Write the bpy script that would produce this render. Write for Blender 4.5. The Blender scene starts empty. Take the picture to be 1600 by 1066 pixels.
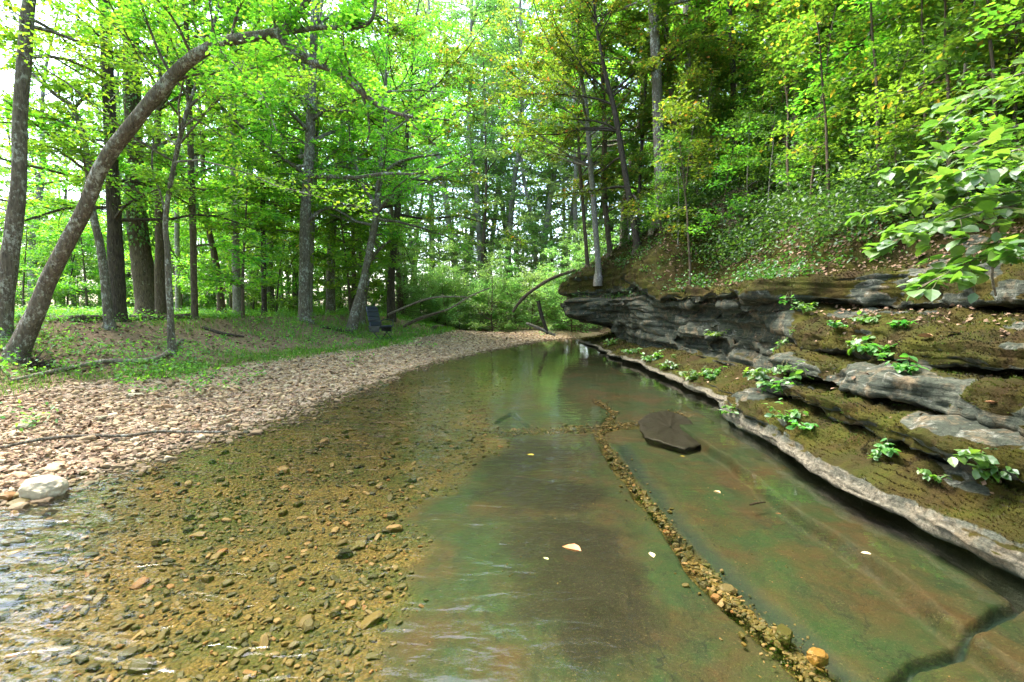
import bpy, math, random
import numpy as np
from mathutils import Vector, Matrix

C = bpy.context.scene.collection
SC = bpy.context.scene
R = math.radians
RNG = np.random.default_rng(7)

# ------------------------------------------------------------------ camera, sky, sun, exposure
CAM_H, LENS, PITCH = 1.55, 17.0, math.atan(53 / 755.6)
FPX = 1600 * LENS / 36.0
cd = bpy.data.cameras.new("camera"); cd.lens = LENS; cd.sensor_width = 36.0
cd.clip_start = 0.05; cd.clip_end = 2000
cam = bpy.data.objects.new("camera", cd); C.objects.link(cam)
cam.location = (0, 0, CAM_H); cam.rotation_euler = (R(90) - PITCH, 0, 0)
SC.camera = cam

SUN_ELEV, SUN_AZ = R(62), R(-60)          # azimuth from +Y towards +X
w = bpy.data.worlds.new("World"); SC.world = w; w.use_nodes = True
nt = w.node_tree; nt.nodes.clear()
sky = nt.nodes.new("ShaderNodeTexSky"); sky.sky_type = 'NISHITA'; sky.sun_disc = False
sky.sun_elevation = SUN_ELEV; sky.sun_rotation = SUN_AZ
sky.air_density = 1.0; sky.dust_density = 3.0; sky.ozone_density = 1.0
bg = nt.nodes.new("ShaderNodeBackground"); bg.inputs[1].default_value = 0.15
wo = nt.nodes.new("ShaderNodeOutputWorld")
nt.links.new(sky.outputs[0], bg.inputs[0]); nt.links.new(bg.outputs[0], wo.inputs[0])
sd = bpy.data.lights.new("sun", 'SUN'); sd.energy = 1.5; sd.angle = R(25); sd.color = (1, .96, .88)
so = bpy.data.objects.new("sun", sd); C.objects.link(so)
sv = Vector((math.sin(SUN_AZ) * math.cos(SUN_ELEV), math.cos(SUN_AZ) * math.cos(SUN_ELEV), math.sin(SUN_ELEV)))
so.rotation_euler = sv.to_track_quat('Z', 'Y').to_euler(); so.location = (-20, 20, 40)

SC.view_settings.view_transform = 'Standard'; SC.view_settings.look = 'None'
SC.view_settings.gamma = 1; SC.view_settings.exposure = 3.2
cy = SC.cycles
cy.max_bounces = 9; cy.diffuse_bounces = 7; cy.glossy_bounces = 3; cy.transmission_bounces = 7
cy.transparent_max_bounces = 8; cy.use_denoising = True
cy.use_adaptive_sampling = True; cy.adaptive_threshold = 0.008
cy.sample_clamp_indirect = 6

# ------------------------------------------------------------------ projection of photo pixels into the world
cp, sp = math.cos(PITCH), math.sin(PITCH)
def ray(u, v):
    a, b = (u - 800) / FPX, -(v - 533) / FPX
    return np.array([a, cp + b * sp, -sp + b * cp])
def PD(u, v, d):                 # point seen at pixel (u, v), d metres ahead
    r = ray(u, v); return np.array([0, 0, CAM_H]) + r * (d / r[1])
def PZ(u, v, z=0.0):             # point seen at pixel (u, v) at height z
    r = ray(u, v); return np.array([0, 0, CAM_H]) + r * ((z - CAM_H) / r[2])

# ------------------------------------------------------------------ noise
def _h(i, j, k):
    n = (i.astype(np.int64) * 374761393 + j.astype(np.int64) * 668265263 + k.astype(np.int64) * 2147483647) & 0xffffffff
    n = ((n ^ (n >> 13)) * 1274126177) & 0xffffffff
    return ((n ^ (n >> 16)) & 0xffff) / 32767.5 - 1.0
def vnoise(p):
    f = np.floor(p); t = p - f; t = t * t * (3 - 2 * t); i, j, k = f[:, 0], f[:, 1], f[:, 2]
    x, y, z = t[:, 0], t[:, 1], t[:, 2]
    def L(a, b, s): return a + (b - a) * s
    return L(L(L(_h(i, j, k), _h(i+1, j, k), x), L(_h(i, j+1, k), _h(i+1, j+1, k), x), y),
             L(L(_h(i, j, k+1), _h(i+1, j, k+1), x), L(_h(i, j+1, k+1), _h(i+1, j+1, k+1), x), y), z)
def fbm(p, o=4):
    p = np.asarray(p, float); r = np.zeros(len(p)); a = 1.0; s = 0
    for q in range(o):
        r += a * vnoise(p + q * 17.3); s += a; a *= .5; p = p * 2.03
    return r / s
def sstep(x, a=0.0, b=1.0):
    t = np.clip((x - a) / (b - a), 0, 1); return t * t * (3 - 2 * t)

# ------------------------------------------------------------------ mesh building
class MB:
    """collects vertices and faces (arrays) and links them as ONE mesh object"""
    def __init__(s): s.v = []; s.f = {}; s.a = []; s.n = 0; s.mi = 0
    def add(s, V, F, rnd=None):
        V = np.asarray(V, float).reshape(-1, 3); F = np.asarray(F, np.int64)
        s.v.append(V); s.f.setdefault(F.shape[1], []).append((F + s.n, s.mi)); s.n += len(V)
        s.a.append(np.zeros(len(V)) if rnd is None else np.broadcast_to(rnd, (len(V),)).astype(float))
        return s
    def merge(s, o, mi):
        for k, fl in o.f.items(): s.f.setdefault(k, []).extend([(f + s.n, mi) for f, _ in fl])
        s.v += o.v; s.a += o.a; s.n += o.n; return s
    def mesh(s, name, mat, smooth=False, attrs=None):
        V = np.concatenate(s.v) if s.v else np.zeros((0, 3)); me = bpy.data.meshes.new(name)
        me.vertices.add(len(V)); me.vertices.foreach_set("co", V.ravel())
        idx, start, tot, mi, c = [], [], [], [], 0
        for k, fl in s.f.items():
            F = np.concatenate([f for f, _ in fl]); idx.append(F.ravel()); mi.append(np.concatenate([np.full(len(f), q) for f, q in fl]))
            start.append(c + np.arange(len(F)) * k); tot.append(np.full(len(F), k)); c += F.size
        me.loops.add(c); me.loops.foreach_set("vertex_index", np.concatenate(idx))
        st = np.concatenate(start); me.polygons.add(len(st))
        me.polygons.foreach_set("loop_start", st); me.polygons.foreach_set("loop_total", np.concatenate(tot))
        me.polygons.foreach_set("use_smooth", np.full(len(st), bool(smooth)))
        at = dict(attrs or {}); at.setdefault("rnd", np.concatenate(s.a))
        for k, val in at.items():
            l = me.attributes.new(k, 'FLOAT', 'POINT'); l.data.foreach_set("value", np.asarray(val, np.float32))
        me.polygons.foreach_set("material_index", np.concatenate(mi).astype(np.int32))
        me.update(calc_edges=True); me.validate()
        for q in (mat if isinstance(mat, (list, tuple)) else [mat]): me.materials.append(q)
        return me
    def build(s, name, mat, parent=None, smooth=False, attrs=None):
        o = bpy.data.objects.new(name, s.mesh(name, mat, smooth, attrs)); C.objects.link(o)
        if parent is not None: o.parent = parent
        return o
def tag(o, label, cat, group=None, kind=None):
    o['label'] = label; o['category'] = cat
    if group: o['group'] = group
    if kind: o['kind'] = kind
    return o
def empty(name, loc, label, cat, group=None, rz=0):
    o = bpy.data.objects.new(name, None); C.objects.link(o); o.location = loc; o.rotation_euler = (0, 0, rz)
    o.empty_display_size = .2
    return tag(o, label, cat, group)
def dup(o, loc, rz=0, s=1.0, label=None, group=None):
    r = o.copy(); C.objects.link(r); r.location = loc; r.rotation_euler = (0, 0, rz); r.scale = (s, s, s)
    if label: r['label'] = label
    if group: r['group'] = group
    for ch in list(o.children):
        c = ch.copy(); C.objects.link(c); c.parent = r
    return r
def rots(yaw, pitch, roll):
    cy_, sy, cx, sx, cz, sz = np.cos(yaw), np.sin(yaw), np.cos(pitch), np.sin(pitch), np.cos(roll), np.sin(roll)
    n = len(yaw); Rz = np.zeros((n, 3, 3)); Rx = np.zeros((n, 3, 3)); Ry = np.zeros((n, 3, 3))
    Rz[:, 0, 0] = cy_; Rz[:, 0, 1] = -sy; Rz[:, 1, 0] = sy; Rz[:, 1, 1] = cy_; Rz[:, 2, 2] = 1
    Rx[:, 0, 0] = 1; Rx[:, 1, 1] = cx; Rx[:, 1, 2] = -sx; Rx[:, 2, 1] = sx; Rx[:, 2, 2] = cx
    Ry[:, 0, 0] = cz; Ry[:, 0, 2] = sz; Ry[:, 1, 1] = 1; Ry[:, 2, 0] = -sz; Ry[:, 2, 2] = cz
    return Rz @ Rx @ Ry
def stamp(mb, tv, tf, pos, rot, sc, rnd=None):
    n, m = len(pos), len(tv)
    if n == 0: return
    sc = np.asarray(sc, float); sc = sc[:, None] * np.ones(3) if sc.ndim == 1 else sc
    V = np.einsum('nij,nmj->nmi', rot, tv[None] * sc[:, None, :]) + pos[:, None, :]
    F = tf[None] + (np.arange(n) * m)[:, None, None]
    r = RNG.random(n) if rnd is None else rnd
    mb.add(V.reshape(-1, 3), F.reshape(-1, tf.shape[1]), np.repeat(r, m))
# leaf shapes: lie in XY, grow along +Y
LEAF_S = (np.array([[0, 0, 0], [.30, .42, .05], [0, 1, -.06], [-.30, .42, .05]]), np.array([[0, 1, 2], [0, 2, 3]]))
LEAF_L = (np.array([[0, 0, 0], [0, .35, .0], [0, .7, -.02], [0, 1, -.10], [.24, .18, .05], [.33, .45, .055], [.21, .76, .0],
                    [-.24, .18, .05], [-.33, .45, .055], [-.21, .76, .0]]),
          np.array([[0, 4, 5, 1], [1, 5, 6, 2], [0, 1, 8, 7], [1, 2, 9, 8], [2, 6, 3, 3], [2, 3, 9, 9]]))
LEAF_L = (LEAF_L[0], LEAF_L[1][:4]); LEAF_LT = np.array([[2, 6, 3], [2, 3, 9]])
def leaves(mb, pos, size, rng, tilt=.4, big=False, yaw=None, droop=0.0, narrow=1.0):
    n = len(pos); yaw = rng.uniform(0, 2 * np.pi, n) if yaw is None else yaw
    rot = rots(yaw, rng.normal(-droop, tilt, n), rng.normal(0, tilt, n))
    s = size * rng.uniform(.65, 1.3, n); sc = np.stack([s * narrow, s, s], 1); r = rng.random(n)
    if big:
        stamp(mb, LEAF_L[0], LEAF_L[1], pos, rot, sc, r); 
        stamp(mb, LEAF_L[0], LEAF_LT, pos, rot, sc, r)
    else: stamp(mb, LEAF_S[0], LEAF_S[1], pos, rot, sc, r)
def tubes(mb, P, Rr, sides=4, ref=(.31, .22, .93)):
    """P (m,n,3) many short paths at once"""
    P = np.asarray(P, float); m, n, _ = P.shape; Rr = np.broadcast_to(Rr, (m, n))
    T = np.gradient(P, axis=1); T /= np.linalg.norm(T, axis=2, keepdims=True) + 1e-9
    A = np.cross(T, np.array(ref)); A /= np.linalg.norm(A, axis=2, keepdims=True) + 1e-9; B = np.cross(T, A)
    a = np.arange(sides) * 2 * np.pi / sides
    V = P[:, :, None] + Rr[:, :, None, None] * (np.cos(a)[None, None, :, None] * A[:, :, None] + np.sin(a)[None, None, :, None] * B[:, :, None])
    i, j = np.meshgrid(np.arange(n - 1), np.arange(sides), indexing='ij'); j2 = (j + 1) % sides
    q = np.stack([i * sides + j, i * sides + j2, (i + 1) * sides + j2, (i + 1) * sides + j], -1).reshape(-1, 4)
    F = q[None] + (np.arange(m) * n * sides)[:, None, None]
    mb.add(V.reshape(-1, 3), F.reshape(-1, 4), np.repeat(RNG.random(m), n * sides))
def catmull(P, k):
    P = np.asarray(P, float); n = len(P); out = []
    for i in range(n - 1):
        p0, p1, p2, p3 = P[max(i-1, 0)], P[i], P[i+1], P[min(i+2, n-1)]
        for t in np.arange(k) / k:
            out.append(.5 * ((2*p1) + (-p0+p2)*t + (2*p0-5*p1+4*p2-p3)*t*t + (-p0+3*p1-3*p2+p3)*t**3))
    out.append(P[-1]); return np.array(out)
def trunk_tube(mb, P, Rr, sides=14, k=6, rough=.09, seed=0, cap=True):
    """one bent tapering trunk with lumpy bark, parallel-transported"""
    Q = catmull(np.column_stack([P, Rr]), k); P = Q[:, :3]; Rr = np.maximum(Q[:, 3], .004); n = len(P)
    T = np.gradient(P, axis=0); T /= np.linalg.norm(T, axis=1, keepdims=True) + 1e-9
    A = np.zeros((n, 3)); a = np.cross(T[0], [.2, 1, .1]); A[0] = a / np.linalg.norm(a)
    for i in range(1, n):
        a = A[i-1] - T[i] * np.dot(A[i-1], T[i]); A[i] = a / (np.linalg.norm(a) + 1e-9)
    B = np.cross(T, A); th = np.arange(sides) * 2 * np.pi / sides
    D = np.cos(th)[None, :, None] * A[:, None] + np.sin(th)[None, :, None] * B[:, None]
    L = np.concatenate([[0], np.cumsum(np.linalg.norm(np.diff(P, axis=0), axis=1))])
    co = np.stack([np.broadcast_to(np.cos(th) * 1.3, (n, sides)), np.broadcast_to(np.sin(th) * 1.3, (n, sides)),
                   np.broadcast_to((L * 2.2)[:, None], (n, sides))], -1).reshape(-1, 3) + seed * 3.7
    dn = fbm(co, 3).reshape(n, sides)
    V = P[:, None] + D * (Rr[:, None] * (1 + rough * 2 * dn))[:, :, None]
    i, j = np.meshgrid(np.arange(n - 1), np.arange(sides), indexing='ij'); j2 = (j + 1) % sides
    q = np.stack([i * sides + j, i * sides + j2, (i + 1) * sides + j2, (i + 1) * sides + j], -1).reshape(-1, 4)
    r = RNG.random(); mb.add(V.reshape(-1, 3), q, r)
    if cap:
        for e, vi in ((0, 0), (n - 1, (n - 1) * sides)):
            b = mb.n; mb.add(np.vstack([V[e], P[e][None]]), np.array([[x, (x+1) % sides, sides] for x in range(sides)]), r)
    return P, Rr

# ------------------------------------------------------------------ materials
class NG:
    def __init__(s, name):
        s.m = bpy.data.materials.new(name); s.m.use_nodes = True; s.t = s.m.node_tree; s.t.nodes.clear()
        s.out = s.n("ShaderNodeOutputMaterial")
    def n(s, t, **kw):
        x = s.t.nodes.new(t)
        for k, v in kw.items(): setattr(x, k, v)
        return x
    def l(s, a, b): s.t.links.new(a, b)
    def set(s, sock, v):
        if hasattr(v, 'default_value') or hasattr(v, 'is_linked'): s.l(v, sock)
        elif isinstance(v, tuple) and sock.type == 'RGBA': sock.default_value = (*v[:3], 1)
        else: sock.default_value = v
    def attr(s, name): return s.n("ShaderNodeAttribute", attribute_name=name).outputs['Fac']
    def pos(s, scale=(1, 1, 1), obj=False):
        o = s.n("ShaderNodeTexCoord").outputs['Object'] if obj else s.n("ShaderNodeNewGeometry").outputs['Position']
        mp = s.n("ShaderNodeMapping"); mp.inputs['Scale'].default_value = scale; s.l(o, mp.inputs[0]); return mp.outputs[0]
    def noise(s, vec, scale, detail=5, rough=.6, dist=0.0):
        x = s.n("ShaderNodeTexNoise"); s.l(vec, x.inputs['Vector']); x.inputs['Scale'].default_value = scale
        x.inputs['Detail'].default_value = detail; x.inputs['Roughness'].default_value = rough; x.inputs['Distortion'].default_value = dist
        return x.outputs['Fac']
    def voro(s, vec, scale, out='Color', feature='F1'):
        x = s.n("ShaderNodeTexVoronoi", feature=feature); s.l(vec, x.inputs['Vector']); x.inputs['Scale'].default_value = scale
        return x.outputs[out]
    def ramp(s, f, stops, interp='LINEAR'):
        x = s.n("ShaderNodeValToRGB"); x.color_ramp.interpolation = interp; e = x.color_ramp.elements
        while len(e) < len(stops): e.new(.5)
        for k, (p, c) in enumerate(stops):
            e[k].position = p; e[k].color = (*c, 1) if isinstance(c, tuple) else (c, c, c, 1)
        s.set(x.inputs[0], f); return x.outputs[0]
    def mix(s, f, a, b, mode='MIX'):
        x = s.n("ShaderNodeMix", data_type='RGBA', blend_type=mode); s.set(x.inputs[0], f); s.set(x.inputs[6], a); s.set(x.inputs[7], b)
        return x.outputs[2]
    def math(s, op, a, b=0.0, c=0.0):
        x = s.n("ShaderNodeMath", operation=op); s.set(x.inputs[0], a); s.set(x.inputs[1], b); s.set(x.inputs[2], c); return x.outputs[0]
    def bump(s, h, strength=.5, dist=.02, nrm=None):
        x = s.n("ShaderNodeBump"); s.l(h, x.inputs['Height']); x.inputs['Strength'].default_value = strength
        x.inputs['Distance'].default_value = dist
        if nrm is not None: s.l(nrm, x.inputs['Normal'])
        return x.outputs[0]
    def principled(s, col, rough=.8, nrm=None, spec=.3):
        x = s.n("ShaderNodeBsdfPrincipled"); s.set(x.inputs['Base Color'], col); s.set(x.inputs['Roughness'], rough)
        x.inputs['Specular IOR Level'].default_value = spec
        if nrm is not None: s.l(nrm, x.inputs['Normal'])
        s.l(x.outputs[0], s.out.inputs[0]); return x

def leaf_mat(name, stops, trans=1.6, tf=.5, gloss=.05):
    g = NG(name); r = g.attr("rnd"); orr = g.n("ShaderNodeObjectInfo").outputs['Random']
    f = g.math('FRACT', g.math('ADD', r, 0.0)); col = g.ramp(f, stops)
    hs = g.n("ShaderNodeHueSaturation"); g.l(col, hs.inputs['Color'])
    g.l(g.math('MULTIPLY_ADD', orr, .05, .475), hs.inputs['Hue']); g.l(g.math('MULTIPLY_ADD', orr, .35, .82), hs.inputs['Value'])
    col = hs.outputs[0]
    d = g.n("ShaderNodeBsdfDiffuse"); g.l(col, d.inputs[0])
    t = g.n("ShaderNodeBsdfTranslucent"); g.l(g.mix(1.0, col, (trans * .93, trans, trans * .6), 'MULTIPLY'), t.inputs[0])
    m = g.n("ShaderNodeMixShader"); m.inputs[0].default_value = tf; g.l(d.outputs[0], m.inputs[1]); g.l(t.outputs[0], m.inputs[2])
    gl = g.n("ShaderNodeBsdfGlossy"); gl.inputs['Roughness'].default_value = .5; gl.inputs[0].default_value = (.9, .95, 1, 1)
    m2 = g.n("ShaderNodeMixShader"); m2.inputs[0].default_value = gloss; g.l(m.outputs[0], m2.inputs[1]); g.l(gl.outputs[0], m2.inputs[2])
    g.l(m2.outputs[0], g.out.inputs[0]); return g.m
def bark_mat(name, dark, light, lichen, lich_amt=.55):
    g = NG(name); p = g.pos((1, 1, .28), obj=True); n1 = g.noise(p, 26, 6, .65, .3); n2 = g.noise(g.pos(obj=True), 3.2, 4, .6)
    v = g.voro(g.pos((1, 1, .22), obj=True), 38, 'Distance')
    col = g.mix(g.ramp(n1, [(.3, 0.0), (.7, 1.0)]), dark, light)
    lm = g.ramp(g.math('MULTIPLY', g.noise(g.pos((1, 1, .7), obj=True), 19, 7, .75), g.math('ADD', n2, .45)), [(lich_amt, 0.0), (lich_amt + .09, 1.0)])
    col = g.mix(lm, col, lichen)
    b = g.bump(g.math('MULTIPLY_ADD', v, .6, n1), 1.0, .025); g.principled(col, .9, b, .15); return g.m
def flat_mat(name, stops, rough=.85, bumpscale=60, spec=.2, trans=0):
    g = NG(name); c = g.ramp(g.attr("rnd"), stops); n = g.noise(g.pos(), bumpscale, 4)
    c = g.mix(g.math('MULTIPLY', n, .5), c, (.12, .10, .07)); g.principled(c, rough, g.bump(n, .5, .006), spec); return g.m

M = {}
M['leaf_bright'] = leaf_mat("bright_leaf", [(0, (.052, .135, .012)), (.45, (.090, .200, .015)), (.8, (.138, .250, .018)), (1, (.205, .270, .024))], 2.75, .62)
M['leaf_mid'] = leaf_mat("green_leaf", [(0, (.048, .115, .014)), (.5, (.088, .180, .017)), (1, (.155, .250, .022))], 2.65, .6)
M['leaf_olive'] = leaf_mat("olive_leaf", [(0, (.045, .092, .010)), (.55, (.082, .146, .013)), (.9, (.130, .165, .018)), (.96, (.210, .160, .022)), (1, (.300, .120, .025))], 2.6, .58)
M['leaf_cool'] = leaf_mat("cool_leaf", [(0, (.095, .175, .050)), (.5, (.145, .245, .070)), (1, (.210, .310, .095))], 2.7, .64, .05)
M['leaf_shrub'] = leaf_mat("shrub_leaf", [(0, (.040, .125, .020)), (.5, (.075, .190, .022)), (.9, (.105, .215, .028)), (1, (.150, .230, .030))], 2.0, .5, .06)
M['leaf_under'] = leaf_mat("undergrowth_leaf", [(0, (.020, .055, .012)), (.6, (.045, .105, .016)), (1, (.085, .150, .020))], 1.8, .45, .04)
M['leaf_pale'] = leaf_mat("pale_bush_leaf", [(0, (.11, .20, .05)), (.5, (.17, .28, .08)), (1, (.25, .36, .12))], 2.0, .52, .04)
M['leaf_far'] = leaf_mat("far_leaf", [(0, (.028, .065, .018)), (.5, (.050, .100, .026)), (1, (.085, .145, .040))], 1.8, .5, .03)
M['grass'] = leaf_mat("grass_blade", [(0, (.060, .150, .008)), (.6, (.110, .230, .010)), (1, (.180, .270, .020))], 1.7, .4, .04)
M['moss'] = leaf_mat("moss_tuft", [(0, (.020, .012, .003)), (.35, (.055, .036, .005)), (.65, (.062, .068, .007)), (1, (.055, .105, .008))], 1.3, .3, .02)
M['litter'] = flat_mat("dead_leaf", [(0, (.10, .060, .035)), (.4, (.15, .088, .055)), (.8, (.22, .135, .09)), (1, (.33, .20, .13))])
M['bark_grey'] = bark_mat("grey_bark", (.055, .045, .035), (.20, .168, .125), (.34, .34, .29), .50)
M['bark_brown'] = bark_mat("brown_bark", (.045, .034, .025), (.17, .125, .085), (.26, .25, .19), .58)
M['bark_pale'] = bark_mat("pale_bark", (.13, .11, .095), (.30, .27, .23), (.42, .40, .36), .52)
M['bark_dark'] = bark_mat("dark_bark", (.028, .022, .017), (.105, .082, .062), (.20, .19, .15), .60)
M['deadwood'] = bark_mat("dead_wood", (.11, .085, .065), (.30, .25, .19), (.42, .37, .30), .50)
M['stem'] = flat_mat("green_stem", [(0, (.07, .09, .03)), (1, (.14, .12, .06))])

def stone_mat(name, stops, rough=.8, wet=False):
    g = NG(name); p = g.pos(); c = g.ramp(g.attr("rnd"), stops); n = g.noise(p, 22, 6, .65)
    c = g.mix(g.ramp(n, [(.35, 0.0), (.75, .55)]), c, g.mix(.5, c, (.22, .15, .10) if not name.startswith(('wet', 'slab')) else (.030, .023, .013))); 
    if name == 'dry_pebble':          # stones at the waterline are wet and darker
        sx = g.n("ShaderNodeSeparateXYZ"); g.l(p, sx.inputs[0]); wt = g.ramp(g.math('ADD', sx.outputs[2], g.math('MULTIPLY_ADD', g.noise(p, 3, 3), .06, -.03)), [(.012, 1.0), (.05, 0.0)])
        c = g.mix(g.math('MULTIPLY', wt, .8), c, (.075, .052, .026))
    g.principled(c, rough, g.bump(g.noise(p, 70, 4), .6, .006), .3); return g.m
M['pebble'] = stone_mat("dry_pebble", [(0, (.13, .085, .048)), (.3, (.30, .205, .115)), (.55, (.44, .32, .185)), (.72, (.36, .205, .11)), (.92, (.58, .46, .30)), (1, (.23, .19, .135))])
M['wet_pebble'] = stone_mat("wet_pebble", [(0, (.014, .018, .007)), (.3, (.056, .050, .009)), (.55, (.125, .082, .015)), (.72, (.040, .042, .016)), (.88, (.22, .15, .06)), (1, (.17, .075, .018))], .6)

def ground_mat():                 # bank: soil, dead leaves and thin grass
    g = NG("bank_soil"); p = g.pos(); n = g.noise(p, 1.1, 6, .65); n2 = g.noise(p, 28, 5, .7); v = g.voro(p, 32)
    soil = g.mix(g.ramp(n2, [(.3, 0.0), (.7, 1.0)]), (.10, .066, .040), (.26, .185, .125))
    vv = g.n("ShaderNodeSeparateColor"); g.l(v, vv.inputs[0])
    soil = g.mix(g.math('MULTIPLY', vv.outputs[0], .5), soil, (.31, .21, .13))
    green = g.mix(n2, (.040, .095, .010), (.105, .185, .018))
    gm = g.math('ADD', g.attr("green"), g.math('MULTIPLY_ADD', n, 1.2, -.6))
    g.principled(g.mix(g.ramp(gm, [(.4, 0.0), (.65, 1.0)]), soil, green), .95, g.bump(n2, 1, .03), .1); return g.m
def gravel_mat(name, a, b, c, sc=30.0):
    g = NG(name); p = g.pos(); v = g.voro(p, sc); d = g.voro(p, sc, 'Distance'); sepn = g.n("ShaderNodeSeparateColor"); g.l(v, sepn.inputs[0])
    col = g.ramp(sepn.outputs[0], [(0, a), (.5, b), (1, c)]); n = g.noise(p, .8, 4)
    v2 = g.voro(p, sc * 2.6); s2 = g.n("ShaderNodeSeparateColor"); g.l(v2, s2.inputs[0])
    col = g.mix(g.ramp(sepn.outputs[1], [(.45, 0.0), (.55, 1.0)]), col, g.ramp(s2.outputs[0], [(0, a), (.6, c), (1, b)]))
    col = g.mix(g.ramp(n, [(.35, .35), (.7, 0.0)]), col, a)
    g.principled(col, .8, g.bump(g.math('SUBTRACT', 1.0, d), 1, .03), .3); return g.m
def bed_mat():
    g = NG("creek_bed"); p = g.pos()
    v = g.voro(p, 34); d = g.voro(p, 34, 'Distance'); s1 = g.n("ShaderNodeSeparateColor"); g.l(v, s1.inputs[0])
    v2 = g.voro(p, 95); s2 = g.n("ShaderNodeSeparateColor"); g.l(v2, s2.inputs[0])
    fine = g.ramp(s2.outputs[0], [(0, (.036, .026, .006)), (.5, (.092, .062, .012)), (1, (.165, .112, .032))])
    coarse = g.ramp(s1.outputs[0], [(0, (.015, .017, .006)), (.4, (.048, .042, .010)), (.75, (.105, .070, .018)), (1, (.058, .054, .014))])
    grav = g.mix(g.ramp(g.noise(p, 2.4, 4), [(.42, 0.0), (.56, 1.0)]), coarse, fine)
    grav = g.mix(g.ramp(g.noise(p, 1.3, 5, .7), [(.42, 0.0), (.60, .7)]), grav, (.028, .042, .005))
    n1 = g.noise(p, 1.5, 6, .62, .4); n2 = g.noise(p, 16, 6, .72); n3 = g.noise(g.pos((1, .6, 1)), 4.2, 6, .66, .6)
    slab = g.mix(g.ramp(n1, [(.42, 0.0), (.62, 1.0)]), (.013, .033, .009), (.040, .026, .009))
    slab = g.mix(g.ramp(n3, [(.5, 0.0), (.68, .75)]), slab, (.008, .022, .009))
    slab = g.mix(g.ramp(n2, [(.45, 0.0), (.75, .5)]), slab, (.040, .034, .016))
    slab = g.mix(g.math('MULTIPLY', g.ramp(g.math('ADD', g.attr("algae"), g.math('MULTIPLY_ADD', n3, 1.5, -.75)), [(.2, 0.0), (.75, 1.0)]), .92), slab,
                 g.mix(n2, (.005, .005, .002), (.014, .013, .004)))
    dn = g.noise(p, 2.2, 4, .6); wv = g.n("ShaderNodeVectorMath", operation='MULTIPLY_ADD'); g.l(p, wv.inputs[0]); wv.inputs[1].default_value = (1, .7, 0); cb = g.n("ShaderNodeCombineXYZ"); g.l(dn, cb.inputs[0]); g.l(n3, cb.inputs[1]); g.l(cb.outputs[0], wv.inputs[2])
    hc = g.voro(wv.outputs[0], 1.5, 'Distance', 'DISTANCE_TO_EDGE'); slab = g.mix(g.ramp(hc, [(0.0, .8), (.012, 0.0)]), slab, (.004, .007, .005))
    sp = g.noise(p, 75, 3, .7); slab = g.mix(g.ramp(sp, [(.58, 0.0), (.68, .8)]), slab, (.075, .062, .028)); slab = g.mix(g.ramp(sp, [(.30, .85), (.40, 0.0)]), slab, (.005, .007, .003))
    slab = g.mix(g.attr("groove"), slab, (.006, .017, .013))
    col = g.mix(g.attr("slab"), grav, slab)
    h = g.mix(g.attr("slab"), g.math('SUBTRACT', 1.0, d), g.math('MULTIPLY', n2, .5))
    g.principled(col, .7, g.bump(h, .9, .025), .2); return g.m
def rock_mat():
    g = NG("ledge_rock"); p = g.pos(); st = g.pos((.5, .5, 9.0)); n1 = g.noise(st, 3.0, 7, .62, .5); n2 = g.noise(p, 5.5, 6, .65); n3 = g.noise(p, 34, 5, .7)
    col = g.ramp(n1, [(.28, (.020, .025, .020)), (.5, (.048, .055, .042)), (.72, (.105, .108, .084))])
    col = g.mix(g.ramp(n2, [(.50, 0.0), (.66, .7)]), col, (.17, .125, .075))
    col = g.mix(g.ramp(g.noise(p, 7, 6, .7, .8), [(.58, 0.0), (.68, .8)]), col, (.24, .24, .21))
    col = g.mix(1.0, col, g.ramp(n3, [(.3, .55), (.7, 1.15)]), 'MULTIPLY'); v1 = g.voro(g.pos((1.2, .8, 3.2)), 7, 'Distance', 'DISTANCE_TO_EDGE'); col = g.mix(g.ramp(v1, [(0.0, .75), (.035, 0.0)]), col, (.02, .022, .018))
    lip = g.mix(g.ramp(n3, [(.35, 0.0), (.7, 1.0)]), (.045, .040, .028), (.20, .175, .13))
    col = g.mix(g.attr("pale"), col, lip)
    nz = g.n("ShaderNodeSeparateXYZ"); g.l(g.n("ShaderNodeNewGeometry").outputs['Normal'], nz.inputs[0])
    mm = g.math('ADD', g.math('MULTIPLY_ADD', nz.outputs[2], .75, .02), g.math('MULTIPLY_ADD', n2, 1.5, -.75))
    mm = g.math('ADD', mm, g.attr("moss"))
    mf = g.ramp(mm, [(.36, 0.0), (.52, 1.0)])
    moss = g.mix(n3, g.mix(g.ramp(g.noise(p, 3.1, 5), [(.38, 0.0), (.62, 1.0)]), (.015, .009, .004), (.022, .036, .004)), g.mix(g.ramp(g.noise(p, 2.1, 4), [(.42, 0.0), (.6, 1.0)]), (.036, .024, .009), (.058, .046, .007)))
    col = g.mix(mf, col, moss)
    h = g.math('ADD', g.math('MULTIPLY', n1, .9), g.math('MULTIPLY', n3, g.math('MULTIPLY_ADD', mf, .3, .85)))
    wet = g.n("ShaderNodeSeparateXYZ"); g.l(p, wet.inputs[0])
    wf = g.ramp(wet.outputs[2], [(0.0, 1.0), (.06, 0.0)])
    col = g.mix(g.math('MULTIPLY', wf, .75), col, (.03, .045, .03))
    g.principled(col, .85, g.bump(h, 1.0, .018), .08); return g.m
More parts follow.
